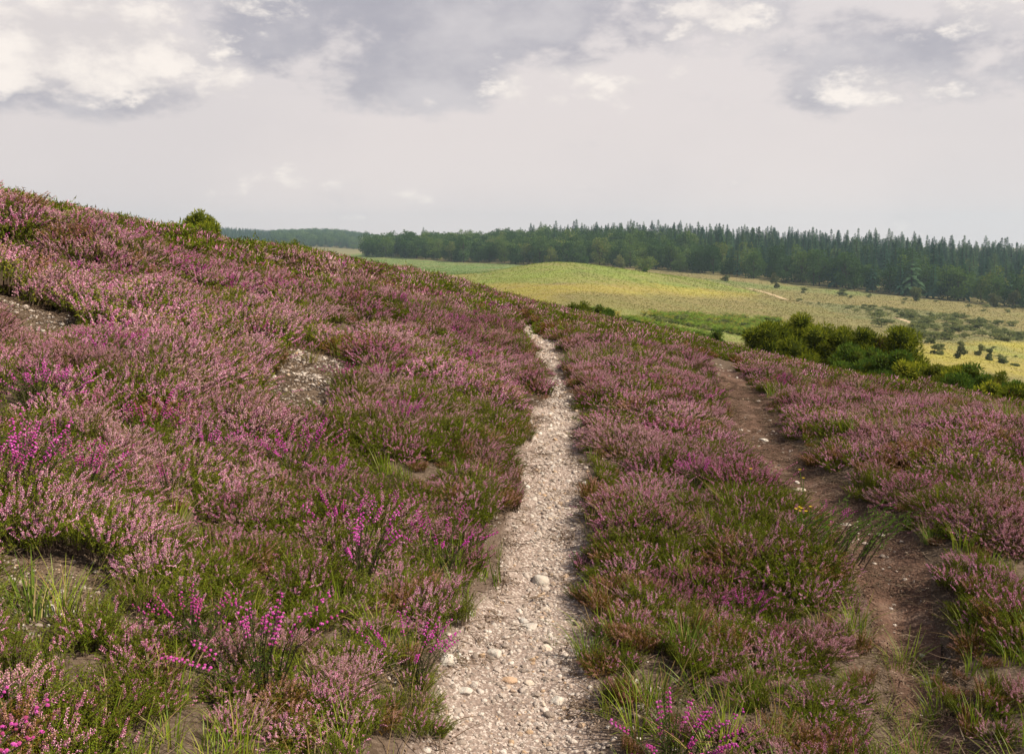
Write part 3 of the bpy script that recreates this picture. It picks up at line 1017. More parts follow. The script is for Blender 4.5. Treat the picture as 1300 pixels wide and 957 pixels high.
    for k in range(5):
        mb = MB()
        for j in range(7):
            a = U(0, 6.28); p0 = np.array([U(-.06, .06), U(-.06, .06), U(.002, .012)]); d = np.array([math.cos(a), math.sin(a), U(-.05, .25)]); l = U(.03, .11)
            mb.tube([p0, p0 + d * l * .5 + rand_dir() * .006, p0 + d * l], [.0017, .0014, .0006], 3, 0)
        for j in range(18):
            p0 = np.array([U(-.07, .07), U(-.07, .07), U(.001, .008)])
            leaf(mb, p0, rand_dir() * (1, 1, .2), U(.008, .02), .004, 0)
        for j in range(16):
            p0 = np.array([U(-.07, .07), U(-.07, .07), U(-.001, .004)]); q = U(.002, .006)
            spindle(mb, p0 - rand_dir() * (1, 1, .3) * q, p0 + rand_dir() * (1, 1, .5) * q + np.array([0, 0, q * .6]), q * .9, 0)
        tw.append(mb.mesh("twigs_%d" % k, [M['litter']]))
    x, y = polar_grid(1.3, 13.0, .055, R(40))
    dp, dt = strip_dist(x, y, PATH), strip_dist(x, y, TRACK); b, gg = bare_amt(x, y)
    p = b * .85 + .6 * smooth(-.12, .02, dp) * (dp < .25) + .75 * (dt < .15) * (.35 + .65 * smooth(-.25, 0, dt)) + .06
    k = RNG.random(len(x)) < p * .7
    x, y = x[k], y[k]; n = len(x); s = RNG.uniform(.5, 1.2, n)
    lift = .012 * ((strip_dist(x, y, PATH) < .05) | (strip_dist(x, y, TRACK) < .05))
    scatter("dead_twigs", tw, np.stack([x, y, ground_z(x, y) + .001 + lift], 1), slope_rot(n, x, y, .1), np.stack([s, s, s], 1), RNG.integers(0, 5, n), RNG.random(n),
            "brown dead heather twigs and litter lying on the bare soil", "litter")


def pebble_mesh(name, mat, rough=.28, sub=2, flat=.62, seed=0):
    import bmesh
    bm = bmesh.new()
    bmesh.ops.create_icosphere(bm, subdivisions=sub, radius=1.0)
    rr = random.Random(seed)
    planes = [(unit(np.array([rr.gauss(0, 1), rr.gauss(0, 1), rr.gauss(0, 1)])), rr.uniform(.55, .9)) for _ in range(9)]
    ax = np.array([rr.uniform(.85, 1.25), rr.uniform(.7, 1.0), flat * rr.uniform(.8, 1.2)])
    for v in bm.verts:
        p = np.array(v.co)
        for nrm, d in planes:                     # knap flat faces into the round form
            h = p @ nrm
            if h > d:
                p = p - nrm * (h - d) * .85
        p = p * (1 + rough * (rr.random() - .5) * .35) * ax
        v.co = p
    me = bpy.data.meshes.new(name)
    bm.to_mesh(me); bm.free()
    me.materials.append(mat)
    if sub > 1:
        me.polygons.foreach_set("use_smooth", np.ones(len(me.polygons), bool))
    return me


def scatter_gravel():
    protos = [pebble_mesh("pebble_%d" % k, M['pebble'], seed=k, sub=1 if k % 2 else 2, flat=.55, rough=.9 if k % 2 else .5) for k in range(12)]
    X, Y, S = [], [], []
    for r0, r1, dens, lo, hi in ((1.5, 5.0, 6500, .003, .008), (1.5, 5.0, 1500, .007, .014), (1.5, 5.0, 300, .011, .021), (5, 9, 3000, .005, .011), (5, 9, 600, .011, .024), (9, 24, 900, .009, .018), (9, 24, 140, .018, .03)):
        area = R(60) / 2 * (r1 * r1 - r0 * r0)
        m = int(area * dens)
        r = np.sqrt(RNG.uniform(r0 * r0, r1 * r1, m)); th = RNG.uniform(-R(30), R(30), m)
        x, y = np.sin(th) * r, np.cos(th) * r
        near = np.ones(m)
        dp = strip_dist(x, y, PATH); dt = strip_dist(x, y, TRACK); b, g = bare_amt(x, y)
        patch = fbm(x, y, .5, 171, 2)
        p = np.where(dp < .02, (1 - .7 * smooth(-.16, .03, dp + (patch - .5) * .3 + .1 * smooth(0, .4, x - np.interp(y, PATH[:, 1], PATH[:, 0])))) * (.45 + .55 * smooth(.3, .55, patch)), 0)
        p = np.maximum(p, np.where(dt < 0, .012 + .05 * (patch > .62), 0))
        p = np.maximum(p, b * (g * .6 + .06))
        p = np.maximum(p, np.where((dp > 0) & (dp < .25), .10 * (patch > .45), 0))
        k = RNG.random(m) < p
        X.append(x[k]); Y.append(y[k]); S.append(lo * (hi / lo) ** RNG.random(k.sum()))
    x, y, s = np.concatenate(X), np.concatenate(Y), np.concatenate(S)
    n = len(x)
    lift = .013 * ((strip_dist(x, y, PATH) < .05) | (strip_dist(x, y, TRACK) < .04))
    z = ground_z(x, y) + lift + s * .15
    rot = np.stack([RNG.normal(0, .3, n), RNG.normal(0, .3, n), RNG.uniform(0, 6.28, n)], 1)
    scatter("gravel", protos, np.stack([x, y, z], 1), rot, np.stack([s, s, s], 1), RNG.integers(0, 12, n), RNG.random(n),
            "loose pale flint gravel strewn along the path and bare patches", "gravel")


scatter_heath()
scatter_gravel()

# larger single stones
STONES = [
    (740, 0, 0), ]
STONES = [
    (685, 702, 26, .7, "largest pale flint on the gravel path, dark hollow under its edge"),
    (693, 731, 13, .8, "rounded pinkish white stone just below the largest flint on the path"),
    (664, 747, 15, .8, "grey rounded stone on the path left of the tan pebbles"),
    (671, 758, 22, .5, "flat whitish stone on the path between grey stone and mid path"),
    (628, 799, 26, .5, "pale flat flint on the left half of the path bend"),
    (693, 794, 16, .8, "rounded cream stone at the path's right side by a grass tuft"),
    (671, 839, 15, .7, "round beige stone in the middle of the lower path"),
    (645, 837, 19, .6, "orange tinted stone in the middle of the lower path"),
    (566, 819, 30, .6, "long pale flint lying on the left edge of the gravel bend"),
    (590, 855, 20, .6, "white flint at the lower left edge of the path"),
    (707, 860, 22, .6, "white flint at the lower right of the path"),
    (56, 770, 24, .8, "white angular flint lying among green grass in the left bare patch"),
    (22, 756, 10, .9, "small white stone in the grass left of the angular white flint"),
    (67, 762, 12, .6, "small cream pebble touching the angular white flint"),
    (1075, 655, 17, .35, "flat white flint in the middle of the dark peat path"),
    (1118, 681, 13, .5, "narrow white flint at the right bank of the dark peat path"),
    (1014, 600, 18, .4, "pale yellowish flat stone half buried in the peat path"),
    (1164, 808, 14, .4, "flat white stone in the dry grass below the peat path"),
    (970, 534, 15, .35, "pale flat stone near the far end of the peat path"),
    (196, 672, 14, .6, "white flint in the stony gap between two heather clumps"),
    (224, 676, 12, .6, "cream flint at the right end of the stony heather gap"),
]
for i, (X, Y, wpx, fl, lab) in enumerate(STONES):
    x, y = hit(X, Y)
    d = math.hypot(x, y)
    s = wpx / F * math.hypot(d, EYE) / 2
    me = pebble_mesh("stone", M['flint'], seed=100 + i, sub=3, flat=fl * .8, rough=.22)
    if "orange" in lab:
        me.materials[0] = rock_mat("orange_flint", [(0, (.45, .27, .15)), (1, (.5, .3, .18))], False)
    elif "grey" in lab and "between" not in lab:
        me.materials[0] = rock_mat("grey_flint", [(0, (.34, .33, .32)), (1, (.38, .36, .35))], False)
    elif "beige" in lab or "cream" in lab or "yellowish" in lab or "pinkish" in lab:
        me.materials[0] = rock_mat("cream_flint", [(0, (.50, .41, .34)), (1, (.55, .46, .38))], False)
    onp = .013 if (strip_dist(np.array([x]), np.array([y]), PATH)[0] < 0 or strip_dist(np.array([x]), np.array([y]), TRACK)[0] < 0) else 0
    o = link("stone", me, None, (x, y, float(ground_z(x, y)) + onp + s * fl * .15), rnd.uniform(-.4, .4), s)
    tag(o, lab, "stone", "single stones on the paths and bare ground")


# ------------------------------------------------------------------ bushes and trees
def _ico():
    import bmesh
    bm = bmesh.new(); bmesh.ops.create_icosphere(bm, subdivisions=2, radius=1.0)
    v = [np.array(q.co) for q in bm.verts]; f = [tuple(q.index for q in p.verts) for p in bm.faces]
    bm.free()
    return v, f


ICO_V, ICO_F = _ico()


def gorse_parts(w, d, h, lumps, seed, lump_r=(.20, .36), blade=(.07, .12), bw=.026, per=230, dead=.03, gap=0):
    """rounded spiny cushions on woody stems -> foliage builder, stem builder"""
    rr = random.Random(seed)
    fo, st = MB(), MB()
    cs = []
    for i in range(lumps):
        a = rr.uniform(0, 6.283); e = math.asin(rr.random() ** .8)
        q = rr.uniform(.68, 1.0) if i % 4 else rr.uniform(.2, .7)
        c = np.array([math.cos(a) * math.cos(e) * w * q, math.sin(a) * math.cos(e) * d * q, .10 * h + math.sin(e) * h * .82 * q])
        c[2] += rr.uniform(-.05, .08) * h + (rr.random() < .22) * .13 * h
        cs.append((c, rr.uniform(*lump_r)))
    for c, lr in cs:
        mi = 1 if rr.random() < dead else 0
        b = np.array([c[0] * .12, c[1] * .12, 0])
        mid = b * .5 + c * .5 + np.array([rr.uniform(-.1, .1), rr.uniform(-.1, .1), -.05 * h])
        st.tube([b, mid, c], [.035, .022, .008], 5, 0)
        n0 = len(fo.v)
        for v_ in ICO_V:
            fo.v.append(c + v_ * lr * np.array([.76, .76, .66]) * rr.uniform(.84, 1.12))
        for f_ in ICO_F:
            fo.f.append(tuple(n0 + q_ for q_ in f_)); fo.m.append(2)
        for k in range(per):
            dr = unit((rr.gauss(0, 1), rr.gauss(0, 1), rr.gauss(.25, 1)))
            q = lr * (rr.uniform(.75, 1.0) if k % 5 else rr.uniform(.5, .8))
            p = c + dr * q * np.array([1, 1, .85])
            g = unit(dr + np.array([rr.gauss(0, .38), rr.gauss(0, .38), rr.gauss(.40, .35)]))
            ln = rr.uniform(*blade)
            sd = unit(np.cross(g, (rr.gauss(0, 1), rr.gauss(0, 1), rr.gauss(0, 1)))) * bw * rr.uniform(.6, 1.2)
            fo.face([p - sd * .5, p + g * ln * .55 - sd * .35, p + g * ln, p + g * ln * .5 + sd * .5], mi)
    return fo, st


def place_bush(name, X, dist, top_row, w, label, cat, seed, mat=('gorse', 'gorse_brown'), lumps=None, h=None, rz=0, sink=.06, d=None, group=None, **kw):
    """bush on the bearing of photo column X; its top reaches photo row top_row at that distance"""
    x, y = bear(X, dist)
    z = float(ground_z(x, y))
    if h is None:
        h = (EYE + az_el(X, top_row)[1] * dist - z) * 1.0
    fo, st = gorse_parts(w, d or w * .85, h, lumps or max(8, int(16 * w)), seed, **kw)
    root = link(name, None, None, (x, y, z - sink), rz)
    tag(root, label, cat, group)
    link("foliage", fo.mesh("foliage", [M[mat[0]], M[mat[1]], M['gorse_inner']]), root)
    link("stem", st.mesh("stem", [M['bark']]), root)
    return root


GG = "dark gorse bushes standing beyond the heather crest on the right"
big = dict(lump_r=(.20, .33), per=420, blade=(.07, .15), bw=.026)
place_bush("gorse_bush", 985, 26.5, 408, 1.00, "broad gorse bush with yellow green tips, leftmost of the dark gorse clump", "gorse", 1, group=GG, lumps=36, **big)
place_bush("gorse_bush", 1026, 27.0, 404, 1.00, "tall gorse bush with bare yellowish patch in its lower front", "gorse", 2, group=GG, lumps=36, dead=.10, **big)
place_bush("gorse_bush", 1068, 27.2, 408, .95, "dense dark gorse bush in the middle of the gorse clump", "gorse", 3, group=GG, lumps=36, dead=.03, **big)
place_bush("gorse_bush", 1106, 26.5, 409, .62, "narrow gorse bush with a thin upright top shoot", "gorse", 4, group=GG, lumps=28, **big)
place_bush("gorse_bush", 1145, 25.4, 422, .62, "rounded dark gorse bush at the right end of the upper gorse row", "gorse", 5, group=GG, lumps=28, **big)
place_bush("gorse_bush", 1092, 23.2, 443, .80, "low bright green gorse bush in front of the tall dark gorse", "gorse", 6, ('lowgorse', 'gorse_brown'), group=GG, lumps=24, lump_r=(.17, .27), per=380, blade=(.05, .10))
place_bush("gorse_bush", 1138, 22.0, 449, .66, "low green gorse bush with brown dead tips beside the bright green one", "gorse", 7, ('lowgorse', 'gorse_brown'), group=GG, lumps=20, lump_r=(.17, .27), dead=.2, per=380, blade=(.05, .10))
place_bush("gorse_bush", 1172, 21.0, 455, .50, "small dark gorse bush at the lower right end of the gorse clump", "gorse", 8, group=GG, lumps=16, lump_r=(.14, .24), per=240)
GL = "low shrubs along the right crest of the heather"
for i, (X, D, top, w, mat, lab) in enumerate([
        (1196, 20.5, 458, .42, 'yellowgreen', "yellow green low shrub just right of the dark gorse clump"),
        (1212, 20.0, 462, .24, 'gorse', "small dark rounded shrub among yellow green ones on the crest"),
        (1228, 20.5, 460, .42, 'yellowgreen', "yellow green shrub beneath the dark field bush"),
        (1246, 19.5, 466, .38, 'lowgorse', "mid green low shrub at the edge of the yellow field"),
        (1222, 18.8, 475, .30, 'lowgorse', "dark green low shrub touching the heather tops"),
        (1264, 19.5, 470, .40, 'yellowgreen', "olive low shrub second from the right frame edge"),
        (1262, 18.2, 484, .22, 'gorse', "tiny dark shrub poking over the heather near the right edge"),
        (1284, 18.5, 478, .36, 'lowgorse', "green low shrub rightmost along the crest"),
        (1305, 18.0, 482, .40, 'yellowgreen', "olive shrub cut by the right edge of the photo"),
        (1292, 17.0, 494, .20, 'gorse', "tiny dark shrub in front of the rightmost crest shrubs")]):
    place_bush("low_shrub", X, D, top, w, lab, "shrub", 20 + i, (mat, 'gorse_brown'), group=GL, lumps=int(14 + 14 * w), lump_r=(.09, .17), blade=(.05, .10), per=170, dead=.06)
place_bush("gorse_bush", 257, 30, 271, .58, "lone round olive gorse bush on the left skyline", "gorse", 43, lumps=44, lump_r=(.15, .25), per=260)
place_bush("gorse_bush", 374, 26, 300, .24, "small ragged gorse sprig on the skyline below the blue hills", "gorse", 42, ('yellowgreen', 'gorse_brown'), lumps=8, lump_r=(.07, .13), per=90, dead=.2)
place_bush("gorse_bush", 391, 26, 305, .16, "smaller twin gorse sprig on the skyline beside the ragged one", "gorse", 43, lumps=6, lump_r=(.05, .10), per=80)
place_bush("low_shrub", 735, 33, 382, .52, "yellow green shrub peeping over the heather below the yellow hill", "shrub", 44, ('yellowgreen', 'gorse_brown'), lumps=22, lump_r=(.12, .22), per=200)
place_bush("low_shrub", 765, 36, 385, .42, "blue green shrub beside the yellow green one on the crest", "shrub", 45, ('lowgorse', 'gorse_brown'), lumps=18, lump_r=(.12, .22), per=200)
place_bush("low_shrub", 878, 34, 419, .6, "small olive shrub on the crest left of the gorse clump", "shrub", 46, ('yellowgreen', 'gorse_brown'), lumps=18, lump_r=(.12, .22), per=180, dead=.2)
place_bush("low_shrub", 915, 32, 424, .55, "dark green shrub between bright bracken and the gorse clump", "shrub", 47, ('lowgorse', 'gorse_brown'), lumps=18, lump_r=(.12, .22), per=180)


def conifer(seed, H=14.0, wd=2.5, mat='conifer', ragged=.25):
    rr = random.Random(seed)
    mb = MB()
    mb.tube([(0, 0, -.5), (0, 0, H * .5), (rr.uniform(-.1, .1), 0, H * .97)], [.2, .13, .03], 5, 1)
    z = H * rr.uniform(.06, .14)
    while z < H * .985:
        t = z / H
        L = wd * (1 - t) ** .75 * rr.uniform(1 - ragged, 1 + ragged) + .12
        nb = rr.randint(5, 8) if t < .85 else 4
        a0 = rr.uniform(0, 6.28)
        for k in range(nb):
            if rr.random() < .12: continue
            a = a0 + 6.283 * k / nb + rr.uniform(-.3, .3)
            l = L * rr.uniform(.65, 1.15)
            up = .55 * t + rr.uniform(-.35, .05)
            o = np.array([math.cos(a), math.sin(a), 0]); s = np.array([-o[1], o[0], 0])
            b = np.array([0, 0, z])
            p1 = b + o * l * .55 + np.array([0, 0, l * up * .4]); p2 = b + o * l + np.array([0, 0, l * (up - .28)])
            w = .24 + .16 * l
            mb.face([b + s * .08, b - s * .08, p1 - s * w - np.array([0, 0, .15]), p1 + s * w * .2 + np.array([0, 0, .12])], 0)
            mb.face([b + s * .08, p1 - s * w * .2 + np.array([0, 0, .12]), p1 + s * w - np.array([0, 0, .18])], 0)
            mb.face([p1 - s * w - np.array([0, 0, .1]), p2, p1 + s * w * .4], 0)
            mb.face([p1 + s * w - np.array([0, 0, .1]), p2 + np.array([0, 0, .1]), p1 - s * w * .3], 0)
        z += rr.uniform(.36, .6) * (1 if t < .8 else .7)
    mb.face([np.array([-.1, 0, H * .93]), np.array([.1, 0, H * .93]), np.array([0, 0, H * 1.01])], 0)
    mb.face([np.array([0, -.1, H * .93]), np.array([0, .1, H * .93]), np.array([0, 0, H * 1.01])], 0)
    return mb.mesh("conifer_%d" % seed, [M[mat], M['bark']])


def broad_builders(seed, H=11.0, W=4.2, lobes=11, per=105, leafs=.42, low=.14, up=1.0):
    rr = random.Random(seed)
    cr, tr = MB(), MB()
    tr.tube([(0, 0, -.5), (rr.uniform(-.1, .1), rr.uniform(-.1, .1), H * .3), (rr.uniform(-.3, .3), rr.uniform(-.3, .3), H * .72)], [H * .022, H * .016, H * .006], 7, 0)
    for i in range(lobes):
        a = 6.283 * i / lobes * 1.62; q = rr.random() ** .5
        hz = rr.uniform(low, .86)
        rad = W * (1 - abs(hz - .45) ** 1.6 * 1.7) * .62 * q
        c = np.array([math.cos(a) * rad, math.sin(a) * rad, H * hz])
        lr = np.array([W * rr.uniform(.30, .46), W * rr.uniform(.30, .46), H * rr.uniform(.13, .20)])
        tr.tube([(0, 0, H * .22), c * (.6, .6, .8), c], [H * .009, H * .006, H * .002], 4, 0)
        for k in range(per):
            dr = unit((rr.gauss(0, 1), rr.gauss(0, 1), rr.gauss(.15, 1)))
            p = c + dr * lr * (rr.uniform(.7, 1.08) if k % 4 else rr.uniform(.2, .8))
            if p[2] < .03 * H: continue
            g = unit(dr * .5 + np.array([rr.gauss(0, .6), rr.gauss(0, .6), rr.gauss(.1, .6)]))
            s = unit(np.cross(g, (rr.gauss(0, 1), rr.gauss(0, 1), rr.gauss(0, 1))))
            l = leafs * rr.uniform(.6, 1.4)
            cr.face([p - g * l * .5, p + s * l * .42, p + g * l * .6, p - s * l * .38 + g * l * .1], 0)
    return cr, tr


def broad(seed, mat='broad', **kw):
    cr, tr = broad_builders(seed, **kw)
    n = len(cr.v)
    cr.v += tr.v; cr.f += [tuple(i + n for i in f) for f in tr.f]; cr.m += [1] * len(tr.f)
    return cr.mesh("broadleaf_%d" % seed, [M[mat], M['bark']])


CON = [conifer(200 + k, wd=(3.8, 4.2, 3.2, 3.9, 4.6)[k]) for k in range(5)]
CONM = [conifer(210 + k, mat='conifer_mass', wd=(3.8, 4.2, 3.2, 3.9)[k]) for k in range(4)]
BRD = [broad(220 + k, low=.08, H=(11, 12, 10, 12.5, 9)[k], W=(5, 5.6, 4.6, 5.2, 5)[k], lobes=13, leafs=.55) for k in range(5)]
BRDM = [broad(230 + k, mat='broad_mass', low=.08, H=(11.5, 12.5, 10.5, 12)[k], W=(5, 5.6, 4.8, 5.4)[k], lobes=12, leafs=.6) for k in range(4)]

EDGE = [(466, 620), (480, 615), (600, 545), (720, 485), (850, 452), (1000, 422), (1150, 402), (1300, 384), (1460, 362)]
E_TH = np.array([az_el(x, 380)[0] for x, _ in EDGE]); E_D = np.array([float(d) for _, d in EDGE])


def forest():
    sp = 7.8
    gx, gy = np.meshgrid(np.arange(-160, 420, sp), np.arange(250, 860, sp))
    gx = gx.ravel() + RNG.uniform(-.45, .45, gx.size) * sp; gy = gy.ravel() + RNG.uniform(-.45, .45, gy.size) * sp
    th, r = np.arctan2(gx, gy), np.hypot(gx, gy)
    e = np.interp(th, E_TH, E_D)
    dep = r - e - (fbm(gx, gy, 40, 181) - .5) * 14
    tip = smooth(az_el(464, 380)[0], az_el(520, 380)[0], th)
    k = (dep > 0) & (dep < 60 + 240 * tip) & (th > E_TH[0]) & (th < E_TH[-1]) & (r < 800)
    gx, gy, th, r, dep = (a[k] for a in (gx, gy, th, r, dep))
    Xc = 650 + F * np.tan(th)
    # deciduous edge on the left and in the front of the middle, plantation elsewhere
    mixn = fbm(gx, gy, 55, 191)
    pb = smooth(960, 760, Xc) * smooth(200, 70, dep) + .6 * (dep < 25) + smooth(760, 640, Xc) * .9
    pb = np.clip(pb + (mixn - .5) * .7 + .18 * (dep < 60), .03, .97)
    isb = RNG.random(len(gx)) < pb
    z = ground_z(gx, gy)
    hs = np.where(isb, RNG.uniform(.8, 1.2, len(gx)), RNG.choice([.75, .9, 1.0, 1.1, 1.25], len(gx), p=[.15, .25, .3, .2, .1]) * RNG.uniform(.93, 1.07, len(gx))) * (.92 + .25 * fbm(gx, gy, 60, 195))
    order = np.argsort(dep * .6 + r * .4)
    nc = nb = 0
    mass_c, mass_b = [], []
    for i in order:
        xi, yi, zi = float(gx[i]), float(gy[i]), float(z[i])
        inview = 440 < Xc[i] < 1315
        if isb[i]:
            if nb < 230 and inview:
                nb += 1
                s = hs[i] * 1.06
                o = link("broadleaf_tree", BRD[nb % 5], None, (xi, yi, zi), rnd.uniform(0, 6.28), (s * rnd.uniform(.9, 1.15), s * rnd.uniform(.9, 1.15), s))
                tag(o, "dark rounded broadleaf tree in the long wood across the valley", "tree", "broadleaf trees of the wood across the valley")
            else:
                mass_b.append(i)
        else:
            if nc < 299 and inview:
                nc += 1
                o = link("conifer_tree", CON[nc % 5], None, (xi, yi, zi), rnd.uniform(0, 6.28), hs[i])
                tag(o, "dark pointed conifer standing in the long wood across the valley", "tree", "conifers of the wood across the valley")
            else:
                mass_c.append(i)
    for nm, ids, protos, lab, f in (("conifer_wood", mass_c, CONM, "dense mass of dark conifers filling the wood behind its front rows", 1.0),
                                    ("broadleaf_wood", mass_b, BRDM, "mass of dark broadleaf crowns filling the left of the long wood", 1.06)):
        ids = np.array(ids); n = len(ids); s = hs[ids] * f
        scatter(nm, protos, np.stack([gx[ids], gy[ids], z[ids]], 1), np.stack([np.zeros(n), np.zeros(n), RNG.uniform(0, 6.28, n)], 1), np.stack([s, s, s], 1), RNG.integers(0, 4, n), RNG.random(n), lab, "wood")
    # blue wooded hills far to the left
    gx, gy = np.meshgrid(np.arange(-950, 150, 10.5), np.arange(900, 1950, 10.5))
    gx = gx.ravel() + RNG.uniform(-5, 5, gx.size); gy = gy.ravel() + RNG.uniform(-5, 5, gy.size)
    th, r = np.arctan2(gx, gy), np.hypot(gx, gy); Xc = 650 + F * np.tan(th)
    k = (Xc > 90) & (Xc < 640) & (r > 1290 + 60 * (fbm(gx, gy, 150, 201) - .5)) & (r < 1900)
    gx, gy, Xc = gx[k], gy[k], Xc[k]
    n = len(gx); con = (Xc < 345) | (RNG.random(n) < .12)
    s = RNG.uniform(.85, 1.2, n) * np.where(con, 1.0, 1.12)
    scatter("distant_wood", CONM[:2] + BRDM[:2], np.stack([gx, gy, ground_z(gx, gy)], 1), np.stack([np.zeros(n), np.zeros(n), RNG.uniform(0, 6.28, n)], 1), np.stack([s, s, s], 1),
            np.where(con, RNG.integers(0, 2, n), RNG.integers(2, 4, n)), RNG.random(n), "hazy blue wooded hills far beyond the left skyline", "wood")


forest()


def field_tree(X, Y, top, wpx, label, mat='broad', seed=0, cat="tree", name="field_tree", group=None, dist=None, low=.05, lobes=9):
    x, y = hit(X, Y) if dist is None else bear(X, dist)
    d = math.hypot(x, y)
    H = (Y - top) / F * d; W = wpx / 2 / F * d * 1.2
    cr, tr = broad_builders(300 + seed, H=H, W=W, lobes=lobes, per=90, leafs=max(.09 * H, .2) * .8 + .1, low=low)
    root = link(name, None, None, (x, y, float(ground_z(x, y))), rnd.uniform(0, 6.28))
    tag(root, label, cat, group)
    link("crown", cr.mesh("crown", [M[mat]]), root)
    link("trunk", tr.mesh("trunk", [M['bark']]), root)


for i, a in enumerate([
        (985, 365, 345, 13, "pale upright birch standing alone before the conifer wood", 'pale_tree'),
        (921, 357, 348.5, 12, "small grey green round tree on the slope left of the birch", 'scrub'),
        (1020, 371, 363.5, 11, "low dark round tree right of the lone birch", 'scrub'),
        (1070, 376, 366, 15, "low dark green tree close to the wood edge above the russet slope", 'scrub'),
        (786, 341.5, 323, 15, "round pale green tree at the wood edge above the yellow hill", 'scrub'),
        (741, 340, 325, 13, "dark round tree at the wood edge left of the pale green one", 'broad'),
        (820, 346, 325, 30, "wide round dark tree at the wood edge beside the yellow hill", 'broad'),
        (819, 349, 342, 9, "tiny bright green bush in front of the wide dark tree", 'lowgorse'),
        (1261, 391, 373, 16, "pale olive tree at the wood edge near the right of the photo", 'pale_tree'),
        (1287, 393, 372, 17, "pale olive tree at the wood edge, nearest the right frame edge", 'pale_tree'),
        (1163, 383, 364, 15, "olive green tree at the wood edge left of a brown gap", 'scrub'),
        (1192, 452, 439, 20, "round dark grey green bush at the left of the yellow field", 'scrub'),
        (1219, 458, 443, 14, "pale grey green small tree between two dark bushes in the yellow field", 'pale_tree'),
        (1244, 452, 438.5, 13, "dark bush left of a taller tree in the yellow field", 'scrub'),
        (1256, 459, 445, 11, "light green small tree at the foot of the dark field bush", 'scrub'),
        (1220, 439, 432.5, 11, "small dark bush at the top of the yellow field", 'scrub'),
        (1273, 463, 456, 12, "low grey brown bush in the yellow field at the right", 'scrub'),
        (1288, 466, 463.5, 9, "tiny dark low bush rightmost in the yellow field", 'scrub'),
        (1181, 437, 430, 14, "grey green bush on the edge between scrub and yellow field", 'scrub')]):
    field_tree(*a[:5], mat=a[5], seed=i, lobes=7 if i > 10 else 10)


# scrub bushes on the valley floor
def valley_scrub():
    SB = []
    for k in range(5):
        cr, tr = broad_builders(400 + k, H=1.0, W=.75, lobes=6, per=42, leafs=.15, low=.1)
        n = len(cr.v); cr.v += tr.v; cr.f += [tuple(i + n for i in f) for f in tr.f]; cr.m += [1] * len(tr.f)
        SB.append(cr.mesh("scrub_%d" % k, [M['scrub'], M['bark']]))
    areas = [([(1090, 408), (1130, 402), (1220, 404), (1290, 416), (1310, 432), (1230, 436), (1170, 430)], 78, 1.0, 2.2, "grey green scrub bush in the thicket above the yellow field", "scrub bushes above the yellow field"),
             ([(1010, 381), (1080, 389), (1190, 401), (1180, 408), (1110, 404), (1040, 391)], 36, .6, 1.5, "dark low scrub bush strewn over the russet slope below the wood", "scrub bushes on the russet slope"),
             ([(800, 408), (870, 404), (950, 404), (960, 424), (880, 420)], 34, .6, 1.2, "green scrub bush among the bright bracken left of the gorse", "scrub bushes in the bracken"),
             ([(484, 343), (535, 342), (538, 350), (500, 350)], 16, 1.2, 2.4, "dark scrub bush in the green field at the left of the valley", "scrub bushes in the green field"),
             ([(1060, 372), (1200, 384), (1290, 396), (1280, 400), (1180, 390), (1060, 377)], 10, .8, 1.6, "small dark bush in the grass along the foot of the wood", "bushes along the foot of the wood"),
             ([(1180, 438), (1240, 437), (1300, 445), (1300, 470), (1200, 462)], 6, .4, .8, "tiny tussock bush dotting the yellow field", "tussock bushes of the yellow field")]
    for poly, cnt, lo, hi, lab, grp in areas:
        xs = [p[0] for p in poly]; ys = [p[1] for p in poly]
        k = 0
        while k < cnt:
            X, Y = rnd.uniform(min(xs), max(xs)), rnd.uniform(min(ys), max(ys))
            if not in_poly(np.array([X]), np.array([Y]), poly)[0]:
                continue
            k += 1
            x, y = hit(X, Y)
            s = rnd.uniform(lo, hi)
            o = link("scrub_bush", SB[k % 5], None, (x, y, float(ground_z(x, y)) - .05), rnd.uniform(0, 6.28), (s * rnd.uniform(1.1, 2.1), s * rnd.uniform(1.1, 2.1), s * .85))
            tag(o, lab, "bush", grp)


valley_scrub()


# rough grass and bracken on the valley floor
def hue_mat(name, trans=.25):
    m, nt, out = new_mat(name)
    at = N(nt, "ShaderNodeAttribute", attribute_type='INSTANCER', attribute_name="hue")
    geo = N(nt, "ShaderNodeNewGeometry")
    v = ramp(nt, geo.outputs["Random Per Island"], [(0, (.85, .83, .78)), (1, (1.2, 1.19, 1.12))])
    c = mixc(nt, 1.0, at.outputs["Color"], v, 'MULTIPLY')
    d = N(nt, "ShaderNodeBsdfDiffuse"); t = N(nt, "ShaderNodeBsdfTranslucent"); mx = N(nt, "ShaderNodeMixShader", Fac=trans)
    nt.links.new(c, d.inputs[0]); nt.links.new(c, t.inputs[0]); nt.links.new(d.outputs[0], mx.inputs[1]); nt.links.new(t.outputs[0], mx.inputs[2])
    nt.links.new(mx.outputs[0], out.inputs[0])
    return m


M['hue'] = hue_mat("meadow_blades")
M['hue2'] = hue_mat("bracken_blades", .3)


def add_hue(o, col):
    a = o.data.attributes.new("hue", 'FLOAT_COLOR', 'POINT')
    a.data.foreach_set("color", np.concatenate([col, np.ones((len(col), 1))], 1).astype(np.float32).ravel())


